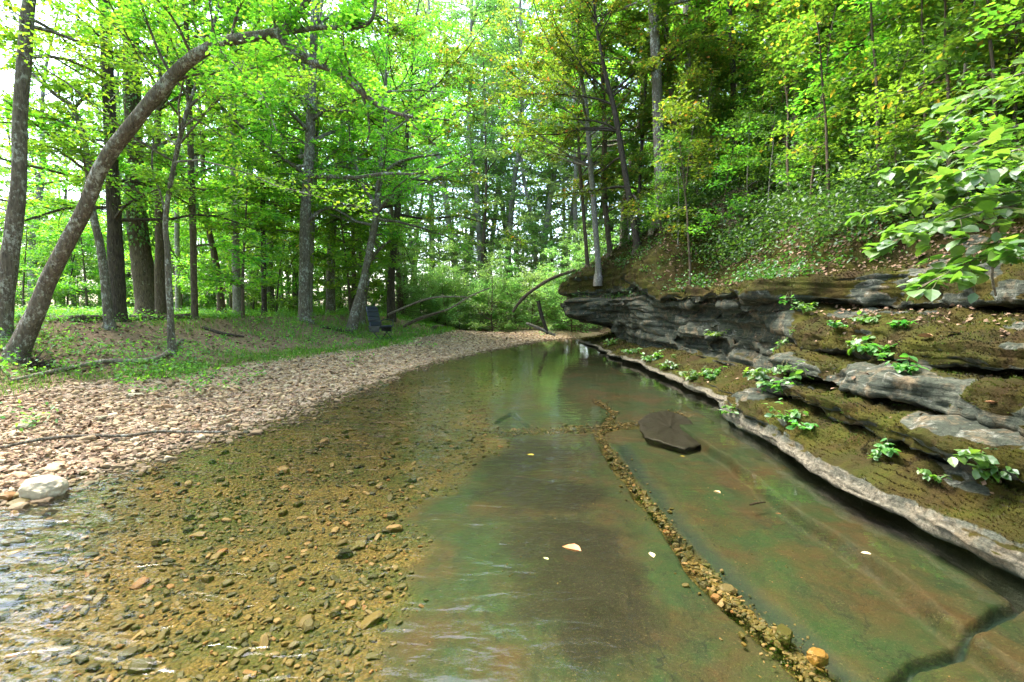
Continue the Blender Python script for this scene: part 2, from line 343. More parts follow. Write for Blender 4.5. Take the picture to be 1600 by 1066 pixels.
def hill_mat():
    g = NG("hillside_litter"); p = g.pos(); v = g.voro(p, 26); s1 = g.n("ShaderNodeSeparateColor"); g.l(v, s1.inputs[0]); n = g.noise(p, 1.3, 5); n3 = g.noise(p, 30, 5, .7)
    c = g.ramp(s1.outputs[0], [(0, (.06, .038, .026)), (.5, (.155, .10, .072)), (1, (.27, .19, .145))])
    c = g.mix(g.ramp(n, [(.50, 0.0), (.62, .9)]), c, g.mix(n3, (.035, .05, .010), (.09, .105, .018)))
    g.principled(c, .95, g.bump(g.math('ADD', n3, s1.outputs[0]), 1, .03), .1); return g.m
def water_mat():
    g = NG("creek_water"); p = g.pos(); 
    a = g.noise(g.pos((.65, 1.5, 1)), 3.6, 2, .5, .7); b = g.noise(g.pos((.8, 1.5, 1)), 10, 2, .5, .8); c = g.noise(p, .45, 3)
    h = g.math('MULTIPLY', g.math('ADD', a, g.math('MULTIPLY', b, .22)), g.math('ADD', g.attr("ripple"), g.math('MULTIPLY_ADD', c, .8, -.35)))
    nb = g.bump(h, .55, .05)
    fr = g.n("ShaderNodeFresnel"); fr.inputs[0].default_value = 1.42; g.l(nb, fr.inputs['Normal'])
    tr = g.n("ShaderNodeBsdfTransparent"); tr.inputs[0].default_value = (.95, .93, .82, 1)
    gl = g.n("ShaderNodeBsdfGlossy"); gl.inputs['Roughness'].default_value = .0; g.l(nb, gl.inputs['Normal'])
    m = g.n("ShaderNodeMixShader"); g.l(fr.outputs[0], m.inputs[0]); g.l(tr.outputs[0], m.inputs[1]); g.l(gl.outputs[0], m.inputs[2])
    g.l(m.outputs[0], g.out.inputs[0]); return g.m
M['ground'] = ground_mat(); M['bed'] = bed_mat(); M['rock'] = rock_mat(); M['hill'] = hill_mat(); M['water'] = water_mat()
M['gravel'] = gravel_mat("gravel_floor", (.15, .10, .065), (.33, .235, .155), (.47, .37, .27))

# ------------------------------------------------------------------ terrain: left bank, gravel bar, creek bed
SY = np.array([-8, 2, 3.9, 5.3, 6.5, 9, 12.7, 16.2, 19.5, 22, 23.5, 24.6, 26, 200.])
SX = np.array([-6.2, -4.7, -4.1, -3.55, -3.2, -3.0, -2.4, -1.3, .1, 1.2, 2.3, 3.8, 9, 9])
GY = np.array([-8, 2, 7, 8.6, 10.7, 12.9, 15.9, 18, 21, 24, 27, 34, 45, 200.])
GX = np.array([-7.8, -7.4, -6.9, -5.9, -5.7, -4.9, -3.9, -3.8, -3.2, -2.9, -3.2, -4.6, -7, -9])
def left_geo(x, y):
    w_ = fbm(np.stack([x * .9, y * .9, 0 * x], 1), 3)
    xs = np.interp(y, SY, SX) + .18 * w_; xg = np.interp(y, GY, GX) + .45 * fbm(np.stack([x * .5, y * .5, 0 * x + 5], 1), 3)
    return xs, xg
# slab edge and joints in the bedrock under water, traced as ground positions
def poly(px, z=-.27): return np.array([PZ(u, v, z)[:2] for u, v in px])
SLAB = poly([(540, 1150), (560, 1066), (590, 950), (625, 850), (690, 745), (780, 690), (770, 640), (780, 600), (800, 570)])
SLAB = SLAB[np.argsort(SLAB[:, 1])]
CR_MAIN = poly([(1340, 1100), (1290, 1055), (1230, 1000), (1170, 950), (1110, 895), (1060, 832), (1010, 775), (970, 725), (935, 672), (960, 640), (930, 620)])
CR_T = poly([(760, 672), (840, 668), (925, 664), (1010, 656), (1060, 640)])
CR_DARK = [poly(q) for q in ([(1400, 1075), (1425, 1035), (1530, 1008), (1590, 975), (1640, 960)], [(1590, 972), (1500, 905), (1380, 812), (1250, 735), (1180, 690), (1120, 655)],
                             [(1600, 910), (1480, 840), (1330, 770), (1230, 712)], [(775, 655), (800, 640), (830, 662)])]
CR_EDGE = poly([(1345, 1075), (1240, 978), (1160, 910), (1090, 845), (1040, 785), (1000, 735), (972, 690)])
def pdist(x, y, pl):
    d = np.full(len(x), 9e9); P = np.stack([x, y], 1)
    for a, b in zip(pl[:-1], pl[1:]):
        ab = b - a; t = np.clip(((P - a) @ ab) / (ab @ ab), 0, 1); d = np.minimum(d, np.linalg.norm(P - a - t[:, None] * ab, axis=1))
    return d
def bed_masks(x, y):
    wob = .05 * fbm(np.stack([x * 3, y * 3, 0 * x], 1), 3)
    sl = sstep(x - np.interp(y, SLAB[:, 1], SLAB[:, 0]) + .45 * fbm(np.stack([x * 1.6, y * 1.6, 0 * x + 9], 1), 5), -.08, .22)
    main = 1 - sstep(pdist(x, y, CR_MAIN) + wob, .05, .10); tt = 1 - sstep(pdist(x, y, CR_T) + wob * 2, .14, .24)
    dark = np.zeros(len(x))
    for q in CR_DARK: dark = np.maximum(dark, 1 - sstep(pdist(x, y, q) + wob * .8, .012, .05))
    edge = 1 - sstep(pdist(x, y, CR_EDGE) + wob, .02, .12)
    return sl, np.maximum(main, tt), dark, edge
def HL(x, y):
    x = np.asarray(x, float); y = np.asarray(y, float)
    xs, xg = left_geo(x, y); t = xs - x
    gw = np.maximum(xs - xg, .5); s = np.clip(t / gw, 0, 1)
    z = .36 * s + .03 * np.sin(np.clip(t, 0, 9) * 2.0) * s
    u = np.clip(xg - x, 0, None)
    z = z + .82 * sstep(u, 0, 4.6) + .16 * sstep(u, 4, 18)
    z = z + sstep(y, 26, 38) * .35 * (x > xs - 40)
    z = np.where(t < 0, -.34 * sstep(-t, 0, 2.0) ** .9 - .0, z)
    far = sstep(y, 22.5, 26)
    n = fbm(np.stack([x * .7, y * .7, 0 * x], 1), 4) * .09 * sstep(u, .2, 2) + fbm(np.stack([x * 2.5, y * 2.5, 0 * x + 3], 1), 3) * .035
    z = z + n * np.where(t < 0, .6, 1)
    chan = np.array([(-.5, 24), (-3.2, 30), (-5, 38), (-6, 50)]); dch = pdist(x, y, chan)
    z = np.where(y > 22, z - .35 * (1 - sstep(dch, .8, 2.2)) * sstep(y, 24, 29), z)
    return z
def hl1(x, y): return float(HL(np.array([x]), np.array([y]))[0])

ys = np.concatenate([np.arange(-6, 1.2, .25), np.arange(1.2, 3.2, .016), np.arange(3.2, 6, .026), np.arange(6, 10, .045), np.arange(10, 16, .09), np.arange(16, 30, .18), np.arange(30, 60, 1.0), np.arange(60, 260, 8.)])
xs_ = np.concatenate([np.arange(-220, -50, 9.), np.arange(-50, -14, 1.1), np.arange(-14, -8, .16), np.arange(-8, -4.6, .05), np.arange(-4.6, 4.0, .018), np.arange(4.0, 6, .2), np.arange(6, 60, 3.), np.arange(60, 230, 17.)])
X, Y = np.meshgrid(xs_, ys); xf, yf = X.ravel(), Y.ravel(); zf = HL(xf, yf)
xsh, xgr = left_geo(xf, yf); sl, cr, dk, ed = bed_masks(xf, yf)
inb = (xf > xsh - .1); sl = sl * inb * (yf < 24)
zf = np.where(inb & (yf < 24), np.where(sl > 0, zf * (1 - sl) + sl * np.minimum(zf, -.27 + .02 * fbm(np.stack([xf * 1.2, yf * 1.2, 0 * xf], 1), 4)), zf), zf)
right_slab = sstep(xf - np.interp(yf, CR_EDGE[::1, 1][np.argsort(CR_EDGE[:, 1])], CR_EDGE[np.argsort(CR_EDGE[:, 1]), 0]), -.02, .14) * (yf < 7.2) * sl
zf = zf + .13 * sl * (yf < 7) * sstep(xf + .10 * fbm(np.stack([xf * 2, yf * 2, 0 * xf + 3], 1), 3), 2.42, 2.50)
zf = zf + .045 * right_slab - .075 * cr * sl - .06 * dk * sl
chan = np.array([(-.5, 24), (-3.2, 30), (-5, 38), (-6, 50)]); ch = pdist(xf, yf, chan)
algae = np.zeros(len(xf)); ag = [PZ(u, v, -.27)[:2] for u, v in ((820, 700), (850, 760), (880, 840), (920, 900), (960, 980))]  # mask that darkens a ragged area of the slab
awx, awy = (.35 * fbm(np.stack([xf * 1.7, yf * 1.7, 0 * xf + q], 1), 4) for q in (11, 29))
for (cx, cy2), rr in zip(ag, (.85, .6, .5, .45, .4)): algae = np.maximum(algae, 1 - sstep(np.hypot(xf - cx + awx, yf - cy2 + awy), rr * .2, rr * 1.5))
grooves = np.clip(np.maximum(dk, ed * .75 * (yf < 7.2)), 0, 1) * (1 - cr)
slab_attr = sl * (1 - cr)
ny, nx = X.shape; ii, jj = np.meshgrid(np.arange(ny - 1), np.arange(nx - 1), indexing='ij')
Q = np.stack([ii * nx + jj, ii * nx + jj + 1, (ii + 1) * nx + jj + 1, (ii + 1) * nx + jj], -1).reshape(-1, 4)
fx, fy = xf[Q].mean(1), yf[Q].mean(1); fxs, fxg = left_geo(fx, fy); fch = pdist(fx, fy, chan)
reg = np.where((fx > fxs) & (fy < 25), 0, np.where(((fx > fxg) & (fy < 27.5) & (fx < 9)) | ((fch < 1.1) & (fy > 20) & (fy < 50)), 1, np.where(fx < -15, 3, 2)))
VV = np.stack([xf, yf, zf], 1)
greenm = np.clip(.62 * (1 - sstep(np.abs(xgr - xf - .2), .2, .9)) * sstep(yf, 5, 9) + .55 * sstep(xgr - xf, 3.6, 6.5) + .3 * sstep(yf, 14, 22), 0, 1)
def sub(rid, name, mat, label, cat, **at):
    q = Q[reg == rid]; u, inv = np.unique(q, return_inverse=True); mb = MB(); mb.add(VV[u], inv.reshape(-1, 4))
    o = mb.build(name, mat, smooth=True, attrs={k: a[u] for k, a in at.items()}); return tag(o, label, cat, kind='structure')
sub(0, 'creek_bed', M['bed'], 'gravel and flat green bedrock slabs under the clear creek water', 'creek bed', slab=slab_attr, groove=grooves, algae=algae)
sub(1, 'gravel_bar', M['gravel'], 'tan gravel bar curving along the left edge of the creek', 'gravel bar')
sub(2, 'ground', M['ground'], 'earth bank with dead leaves and grass under the left trees', 'ground', green=greenm)
sub(3, 'meadow', M['ground'], 'bright open meadow beyond the trees on the far left', 'meadow', green=np.ones(len(xf)))

# water sheet
wx = np.arange(-8, 7.01, .2); wy = np.arange(-6, 26.01, .25); WX, WY = np.meshgrid(wx, wy)
mb = MB(); n_x = len(wx); i2, j2 = np.meshgrid(np.arange(len(wy) - 1), np.arange(n_x - 1), indexing='ij')
mb.add(np.stack([WX.ravel(), WY.ravel(), 0 * WX.ravel()], 1), np.stack([i2 * n_x + j2, i2 * n_x + j2 + 1, (i2 + 1) * n_x + j2 + 1, (i2 + 1) * n_x + j2], -1).reshape(-1, 4))
rip = (1.15 - .55 * sstep(WX.ravel(), -1.5, -.4) - .44 * sstep(WX.ravel(), .1, 1.2)) * (1 - .62 * sstep(WY.ravel(), 4.5, 11))
tag(mb.build('water', M['water'], smooth=True, attrs={'ripple': rip}), 'clear shallow rippled creek water reflecting the trees', 'water', kind='structure')

# ------------------------------------------------------------------ right side: ledges, cliff, hillside
PA = [(2.0,-.5),(2.9,-.42),(2.90,-.14),(2.85,.0),(2.81,.03),(2.79,.12),(2.91,.24),(3.12,.41),(3.68,.43),(3.18,.485),(3.20,.64),(3.92,.68),(3.42,.735),(3.50,.96),(4.55,.99),(3.90,1.045),(3.98,1.28),(4.5,1.41),(5.2,1.47),(5.75,1.51),(5.02,1.57),(5.0,1.80),(5.15,1.95),(5.7,2.2),(6.5,2.8),(8,3.9),(10,5.2),(14,7.4),(22,11),(45,17)]
PB = [(2.2,-.5),(3.2,-.42),(3.55,-.12),(3.5,.0),(3.3,.05),(3.28,.11),(3.5,.2),(3.8,.36),(4.1,.46),(4.2,.5),(4.3,.62),(4.40,.75),(4.3,.85),(4.28,1.0),(4.34,1.15),(4.22,1.25),(4.28,1.45),(4.2,1.56),(4.05,1.62),(4.14,1.66),(3.86,1.74),(3.88,1.86),(4.1,1.96),(4.9,2.06),(5.3,2.6),(6.6,3.7),(9,5.2),(14,7.8),(22,11),(45,17)]
PC = [(2.2,-.5),(3.0,-.42),(3.4,-.12),(3.35,.0),(3.15,.04),(3.12,.09),(3.4,.15),(3.8,.28),(4.0,.35),(3.97,.5),(3.9,.7),(3.97,.9),(3.8,1.0),(3.75,1.25),(3.74,1.45),(3.6,1.55),(3.55,1.7),(3.6,1.8),(3.9,1.88),(4.02,2.0),(3.72,2.15),(3.7,2.6),(3.85,2.95),(4.4,3.5),(4.9,4.3),(6.5,5.0),(9,6.0),(14,8.0),(22,11),(45,17)]
PDd = [(2,-.5),(3,-.4),(3.4,-.1),(3.3,0),(3.0,.04),(3.0,.09),(3.5,.12),(4.2,.16),(4.7,.25),(4.7,.5),(4.3,.75),(3.6,.9),(3.0,1.0),(2.6,1.1),(2.42,1.2),(2.3,1.35),(2.3,1.6),(2.35,1.75),(2.5,1.85),(2.58,2.0),(2.32,2.15),(2.3,2.5),(2.5,2.9),(3.2,3.3),(4.2,3.9),(6,4.7),(9,5.8),(14,7.6),(22,10.5),(45,16)]
PE = [(4,-.6),(4.3,-.4)] + [(4.4 + 3.1 * k / 20, -.2 + 2.0 * k / 20) for k in range(21)] + [(8,2.1),(9,2.5),(11,3.3),(13,4.2),(17,6),(25,9),(45,14)]
STA = [(-7, PA), (6.2, PA), (7.7, PB), (12.6, PB), (14.4, PC), (18.4, PC), (20, PDd), (22.2, PDd), (25, PE), (300, PE)]
SYs = np.array([s[0] for s in STA]); SP = np.array([s[1] for s in STA])          # (ns,30,2)
def prof(y):
    k = np.clip(np.searchsorted(SYs, y, side='right') - 1, 0, len(SYs) - 2); t = sstep((y - SYs[k]) / (SYs[k+1] - SYs[k]))
    return SP[k] * (1 - t)[..., None, None] + SP[k+1] * t[..., None, None]
def HR(x, y):                     # ground height on the hillside
    P = prof(np.atleast_1d(np.float64(y)))[0]; return float(np.interp(x, np.maximum.accumulate(P[20:, 0]), P[20:, 1]))
def ground(x, y): return max(hl1(x, y), HR(x, y)) if x > 3.4 or (y > 13 and x > 2.3 and y < 23) else hl1(x, y)
yc = np.concatenate([np.arange(-5, 1.5, .2), np.arange(1.5, 5, .022), np.arange(5, 9, .032), np.arange(9, 16, .055), np.arange(16, 26, .085), np.arange(26, 60, .8), np.arange(60, 250, 10.)])
PP = prof(yc)                                                                   # (ny,30,2)
ndiv = [3, 6, 6, 5, 4, 10, 11, 9, 8, 9, 10, 9, 11, 12, 9, 11, 16, 16, 12, 12, 9, 10, 16, 20, 26, 30, 34, 30, 20]
par = np.concatenate([k + np.arange(n) / n for k, n in enumerate(ndiv)] + [[29.0]])
k0 = np.minimum(par.astype(int), 28); tt = par - k0
Pm1, P0, P1, P2 = PP[:, np.maximum(k0 - 1, 0)], PP[:, k0], PP[:, k0 + 1], PP[:, np.minimum(k0 + 2, 29)]
t_ = tt[None, :, None]; cat = .5 * ((2*P0) + (-Pm1+P1)*t_ + (2*Pm1-5*P0+4*P1-P2)*t_**2 + (-Pm1+3*P0-3*P1+P2)*t_**3)
prf = cat * .6 + (P0 * (1 - t_) + P1 * t_) * .4
CX, CZ = prf[..., 0], prf[..., 1]; CY = np.broadcast_to(yc[:, None], CX.shape)
def flat3(a, b, c): return np.stack([a.ravel(), b.ravel(), c.ravel()], 1)
G = np.broadcast_to(par[None], CX.shape)
rocky = (sstep(G, 1, 3) * (1 - sstep(G, 23.2, 25)))
# each bed of rock wanders on its own, blocks break along it
bedid = np.floor(G * .5)
wob = fbm(flat3(CY * .55, bedid * 7.7, bedid * 3.1), 3).reshape(CX.shape) * .17 + fbm(flat3(CY * 1.9, bedid * 5.7, CZ * 1.0), 4).reshape(CX.shape) * .17
# smooth between neighbouring beds
for _ in range(3): wob[:, 1:-1] = (wob[:, :-2] + wob[:, 1:-1] * 2 + wob[:, 2:]) / 4
CX = CX + wob * rocky; CZ = CZ + fbm(flat3(CY * .5, bedid, CX * .3), 3).reshape(CX.shape) * .045 * rocky * sstep(G, 5, 8) + .05 * fbm(flat3(CY * 1.4, CX * 0, CX * 0 + 2), 4).reshape(CX.shape) * (1 - sstep(np.abs(G - 5), .5, 2))
for _ in range(2): CZ[:, 1:-1] = (CZ[:, :-2] + CZ[:, 1:-1] * 2 + CZ[:, 2:]) / 4
def normals(X, Y, Z):
    a = np.stack(np.gradient(np.stack([X, Y, Z], -1), axis=0), 0); b = np.gradient(np.stack([X, Y, Z], -1), axis=1)
    n = np.cross(a, b); n /= np.linalg.norm(n, axis=2, keepdims=True) + 1e-9; return n
N = normals(CX, CY, CZ)
if N[:, -20:, 2].mean() < 0: N = -N
strata = fbm(flat3(CX * .6, CY * .8, CZ * 16), 3).reshape(CX.shape); lump = fbm(flat3(CX * 2.2, CY * 2.2, CZ * 3.0), 4).reshape(CX.shape)
fine = fbm(flat3(CX * 11, CY * 11, CZ * 22), 3).reshape(CX.shape); block = np.abs(fbm(flat3(CX * 1.3, CY * 1.6, CZ * 1.5 + 8), 2)).reshape(CX.shape)
amp = rocky * (.4 + .6 * sstep(G, 4, 7))
nearw = (1 - sstep(CY, 6.2, 7.4)) * sstep(G, 5.5, 6.5) * (1 - sstep(G, 23, 24.5))
tuft = fbm(flat3(CX * 7, CY * 7, CZ * 9), 3).reshape(CX.shape)
chip = np.abs(fbm(flat3(CX * 5, CY * 3.2, CZ * 20), 3)).reshape(CX.shape) * (1 - sstep(np.abs(G - 4.8), .7, 1.2))
cell = np.floor(flat3(CY * .75 + .35 * np.sin(CZ * 7) + .4 * fbm(flat3(CY, CZ * 3, CX), 2).reshape(CX.shape), np.floor(G * .42), 0 * CY)) + .5
joint = _h(cell[:, 0], cell[:, 1], cell[:, 2] * 0 + 5).reshape(CX.shape)
for _ in range(2): joint[:, 1:-1] = (joint[:, :-2] + joint[:, 1:-1] * 2 + joint[:, 2:]) / 4
for _ in range(2): joint[1:-1] = (joint[:-2] + joint[1:-1] * 2 + joint[2:]) / 4
disp = amp * (.055 * strata + .075 * lump + .018 * fine + .07 * tuft * nearw - .10 * chip - .10 * block * (np.abs(N[..., 2]) < .6) + .13 * joint * sstep(CY, 6.8, 7.6) * sstep(G, 8.5, 9.5) * (1 - sstep(G, 21.5, 22.5))) + sstep(G, 22.5, 25) * (.16 * fbm(flat3(CX * .6, CY * .6, CZ * 0), 4).reshape(CX.shape) + .05 * lump)
CX = CX + N[..., 0] * disp; CYd = CY + N[..., 1] * disp; CZ = CZ + N[..., 2] * disp
N = normals(CX, CYd, CZ)
if N[:, -20:, 2].mean() < 0: N = -N
pale = (1 - sstep(np.abs(G - 4.75), .45, 1.05)) * (.25 + .75 * sstep(fbm(flat3(CY * 1.6, CZ * 6, CX * 3), 4).reshape(CX.shape), -.25, .12)) * (1 - sstep(CY, 21, 24)); 
nearb = 1 - sstep(CY, 6.2, 7.4)
mossa = .42 * nearb * sstep(G, 5.6, 6.4) * (1 - sstep(G, 17.5, 18.5)) * (.4 + 2.2 * sstep(N[..., 2], -.85, -.3) - 1.5 * sstep(N[..., 2], .2, .8)) - 1.5 * nearb * sstep(G, 5.6, 6.4) * sstep(fbm(flat3(CX * 1.5, CY * 1.1, CZ * 2.4 + 40), 4).reshape(CX.shape), .18, .30) + .16 * (1 - nearb) * (1 - sstep(np.abs(G - 8), 2, 4)) + .75 * sstep(G, 19.7, 20.6) - .55 * (1 - sstep(np.abs(G - 13.5), 3.5, 6)) * sstep(CY, 6.5, 7.8) * (1 - sstep(CY, 19, 22)) - .8 * pale
CV = flat3(CX, CYd, CZ); nyc, npar = CX.shape
ii, jj = np.meshgrid(np.arange(nyc - 1), np.arange(npar - 1), indexing='ij')
CQ = np.stack([ii * npar + jj, (ii + 1) * npar + jj, (ii + 1) * npar + jj + 1, ii * npar + jj + 1], -1).reshape(-1, 4)
gq = G.ravel()[CQ].mean(1)
def csub(sel, name, mat, label, cat, **at):
    q = CQ[sel]; u, inv = np.unique(q, return_inverse=True); mb = MB(); mb.add(CV[u], inv.reshape(-1, 4))
    return tag(mb.build(name, mat, smooth=True, attrs={k: a.ravel()[u] for k, a in at.items()}), label, cat, kind='structure')
cq_y = CY.ravel()[CQ].mean(1)
csub((gq < 24.5) & (cq_y < 25), 'rock_cliff', M['rock'], 'layered grey rock ledge with mossy steps along the right bank', 'rock cliff', pale=pale, moss=mossa)
csub((gq >= 24.5) | (cq_y >= 25), 'hillside', M['hill'], 'steep leaf-strewn wooded slope above the rock ledge', 'hillside')
NV = N.reshape(-1, 3)
e1 = np.linalg.norm(np.gradient(CV.reshape(nyc, npar, 3), axis=0), axis=2); e2 = np.linalg.norm(np.gradient(CV.reshape(nyc, npar, 3), axis=1), axis=2)
DIST = np.linalg.norm(CV - np.array([0, 0, CAM_H]), axis=1); CW = (e1 * e2).ravel()
def cliff_pts(n, w, rng):
    w = w / w.sum(); i = rng.choice(len(w), n, p=w)
    q = np.stack([e1.ravel()[i] * rng.uniform(-.5, .5, n)], 1)
    P = CV[i].copy(); P[:, 1] += q[:, 0]; return P, NV[i], i

# ------------------------------------------------------------------ trees
def crown(rng, P, Rr, z0, nl, Lmax, up=.25, nsub=6, droop=.0, low=1.0):
    """limbs and twigs off a trunk path; returns wood (MB) and leaf sites"""
    mb = MB(); zs = P[:, 2]; ok = np.where(zs >= z0)[0]
    if len(ok) < 2: return mb, np.zeros((0, 3))
    idx = rng.choice(ok, nl); az = rng.uniform(0, 2 * np.pi, nl); zr = (zs[idx] - z0) / max(zs.max() - z0, .1)
    L = Lmax * (low * (1 - zr) + .55 * zr) * rng.uniform(.55, 1.15, nl); upv = up + .7 * zr + rng.normal(0, .12, nl)
    n = 7; D = np.stack([np.cos(az), np.sin(az), upv], 1); D /= np.linalg.norm(D, axis=1, keepdims=True)
    pts = [P[idx]]; d = D.copy()
    for k in range(n - 1):
        d = d + rng.normal(0, .17, d.shape) - np.array([0, 0, droop + .04]); d /= np.linalg.norm(d, axis=1, keepdims=True)
        pts.append(pts[-1] + d * (L / (n - 1))[:, None])
    LP = np.stack(pts, 1); r0 = np.minimum(Rr[idx] * .5, .012 + .011 * L)
    tubes(mb, LP, r0[:, None] * np.linspace(1, .22, n)[None], 5)
    m = nl * nsub; li = np.repeat(np.arange(nl), nsub); t = rng.uniform(.22, .98, m) * (n - 1); k = np.minimum(t.astype(int), n - 2); f = (t - k)[:, None]
    S = LP[li, k] * (1 - f) + LP[li, k + 1] * f; dv = LP[li, k + 1] - LP[li, k]; dv /= np.linalg.norm(dv, axis=1, keepdims=True)
    a = rng.choice([-1, 1], m) * rng.uniform(.5, 1.25, m); ca, sa = np.cos(a), np.sin(a)
    d = np.stack([dv[:, 0] * ca - dv[:, 1] * sa, dv[:, 0] * sa + dv[:, 1] * ca, dv[:, 2] * .5 + rng.normal(0, .18, m)], 1)
    ls = L[li] * .42 * (1.25 - t / (n - 1)) * rng.uniform(.6, 1.3, m); q = [S]
    for _ in range(3):
        d = d + rng.normal(0, .16, d.shape) - np.array([0, 0, .04 + droop]); d /= np.linalg.norm(d, axis=1, keepdims=True); q.append(q[-1] + d * (ls / 3)[:, None])
    SPp = np.stack(q, 1); tubes(mb, SPp, (r0[li] * .32)[:, None] * np.linspace(1, .3, 4)[None], 3)
    return mb, (LP, SPp, L, ls)
def sites(rng, info, n):
    LP, SPp, L, ls = info; w = np.concatenate([ls, L * .35]); w = w / w.sum(); c = rng.choice(len(w), n, p=w); out = np.zeros((n, 3))
    s = c < len(ls); t = rng.uniform(0, 2.999, n); k = t.astype(int); f = (t - k)[:, None]; cc = np.where(s, c, 0)
    a = SPp[cc, k] * (1 - f) + SPp[cc, k + 1] * f
    t2 = rng.uniform(2.2, 5.999, n); k2 = t2.astype(int); f2 = (t2 - k2)[:, None]; c2 = np.where(s, 0, c - len(ls))
    b = LP[c2, k2] * (1 - f2) + LP[c2, k2 + 1] * f2
    return np.where(s[:, None], a, b) + rng.normal(0, 1, (n, 3)) * np.array([.10, .10, .05])
def extend(P, Rr, H, rng, lean=(0, 0)):
    """carry a trunk on above the picture up to height H"""
    P = [np.array(p) for p in P]; Rr = list(Rr); d = P[-1] - P[-2]; d /= np.linalg.norm(d); z0 = P[-1][2]; r0 = Rr[-1]
    while P[-1][2] < H:
        d = d * .75 + np.array([lean[0], lean[1], 1.0]) * .25 + rng.normal(0, .05, 3); d /= np.linalg.norm(d)
        P.append(P[-1] + d * 1.3); Rr.append(max(.02, r0 * (1 - .85 * (P[-1][2] - z0) / max(H - z0, .1))))
    return np.array(P), np.array(Rr)
def hero(name, label, cat, px, d, wpx, bark, leaf, H, z0=3.5, nl=22, Lmax=3.2, nleaf=5000, ls=.11, branches=(), group=None, sides=14, flare=1.5, seed=0, up=.25, droop=.0, rough=.09, snap=True, big=False):
    rng = np.random.default_rng(seed + 100); d = np.broadcast_to(d, (len(px),)); wpx = np.broadcast_to(wpx, (len(px),)).astype(float)
    P = [PD(u, v, dd) for (u, v), dd in zip(px, d)]; Rr = [.5 * w_ * dd / FPX * math.cos(math.atan(abs(u - 800) / FPX)) for (u, v), w_, dd in zip(px, wpx, d)]   # off-axis trunks look wider through this lens
    if snap:
        gz = ground(P[0][0], P[0][1])
        if gz < P[0][2]:
            dirn = P[0] - P[1]; dirn = dirn / abs(dirn[2]) if abs(dirn[2]) > .2 else np.array([0, 0, -1.])
            dirn = dirn * np.array([.4, .4, 1]); P.insert(0, P[0] + dirn * (P[0][2] - gz)); Rr.insert(0, Rr[0])
        else: P[0][2] = min(P[0][2], gz)
    base = P[0].copy(); P.insert(0, P[0] + np.array([0, 0, -.35])); Rr.insert(0, Rr[0] * flare * 1.15); Rr[1] *= flare
    P, Rr = extend(P, Rr, H, rng) if H else (np.array(P), np.array(Rr))
    root = empty(name, base, label, cat, group); off = base
    mb = MB(); TP, TR = trunk_tube(mb, P - off, Rr, sides, 7, rough, seed); mb.build('trunk', bark, root, smooth=True)
    BP = []
    for bpx, bd, bw in branches:
        bd = np.broadcast_to(bd, (len(bpx),)); bw = np.broadcast_to(bw, (len(bpx),))
        b = np.array([PD(u, v, dd) for (u, v), dd in zip(bpx, bd)]) - off; mb = MB()
        Tb, Rb = trunk_tube(mb, b, bw * .5 * bd / FPX, 8, 5, rough, seed + 3); mb.build('branch', bark, root, smooth=True); BP.append((Tb, Rb))
    wood = MB(); lv = MB(); n_b = sum(len(b[0]) for b in BP)
    if nl:
        w_, info = crown(rng, TP, TR, z0 - off[2], nl, Lmax, up, 6, droop); wood = w_
        if not isinstance(info, np.ndarray): leaves(lv, sites(rng, info, int(nleaf * 1.7)), ls, rng, .38, big)
    for Tb, Rb in BP:
        k = len(Tb); lsb = min(ls, .075); Lb = np.linalg.norm(Tb[-1] - Tb[0])
        w2, info = crown(rng, Tb[k // 4:], Rb[k // 4:], -99, max(6, int(Lb * 4)), min(1.5, .35 + Lb * .3), .05, 5, .02)
        wood.merge(w2, 0); leaves(lv, sites(rng, info, int(Lb * 420)), lsb, rng, .38, big)
    if lv.n: lv.merge(wood, 1).build('crown', [leaf, bark], root)
    return root
B, Y, O, K = M['leaf_bright'], M['leaf_mid'], M['leaf_olive'], M['leaf_cool']
bg_, bb, bp, bd_ = M['bark_grey'], M['bark_brown'], M['bark_pale'], M['bark_dark']

hero('arching_tree', 'big grey trunk leaning out over the gravel bar and arching across the top', 'tree',
     [(28, 548), (58, 485), (75, 440), (130, 330), (165, 250), (215, 185), (250, 142), (283, 106), (316, 81), (350, 66), (392, 58), (438, 50)], [8, 8, 8, 7.9, 7.8, 7.7, 7.65, 7.6, 7.5, 7.5, 7.4, 7.4],
     [44, 34, 30, 27, 26, 24.5, 23, 21.5, 20, 18, 16, 14], bg_, B, 0, nl=8, z0=4.6, Lmax=1.8, nleaf=700, ls=.065, sides=22, flare=1.12, seed=1, big=True,
     branches=[([(436, 51), (470, 47), (505, 43), (560, 42), (582, 28), (588, -10)], [7.4, 7.3, 7.2, 7.1, 7.1, 7.1], [10, 8, 7, 6, 5, 4]),
               ([(432, 52), (455, 75), (490, 98), (530, 115), (565, 145), (600, 170), (640, 182), (702, 188)], [7.4, 7.4, 7.3, 7.2, 7.1, 7, 6.9, 6.8], [14, 12.5, 10.5, 9, 8, 6.5, 5, 3]),
               ([(565, 145), (574, 175), (577, 205), (572, 225)], 7.1, [5, 4, 3, 2]), ([(630, 180), (655, 205), (682, 228)], 6.9, [4, 3, 2]),
               ([(268, 118), (250, 85), (232, 40), (215, -10)], [7.6, 7.5, 7.4, 7.3], [5, 4, 3.5, 3]), ([(425, 52), (440, 30), (465, -5)], 7.4, [7, 5, 4]),
               ([(440, 50), (480, 0), (530, -90), (610, -190), (700, -270)], [7.4, 7.2, 7, 6.8, 6.6], [10, 9, 8, 6, 4]), ([(480, 0), (440, -110), (400, -200), (390, -300)], [7.2, 7.0, 6.6, 6.2], [8, 7, 5, 3]), ([(335, 70), (370, 105), (410, 150), (432, 205)], [7.5, 7.2, 7, 6.8], [4, 3.5, 3, 2])])
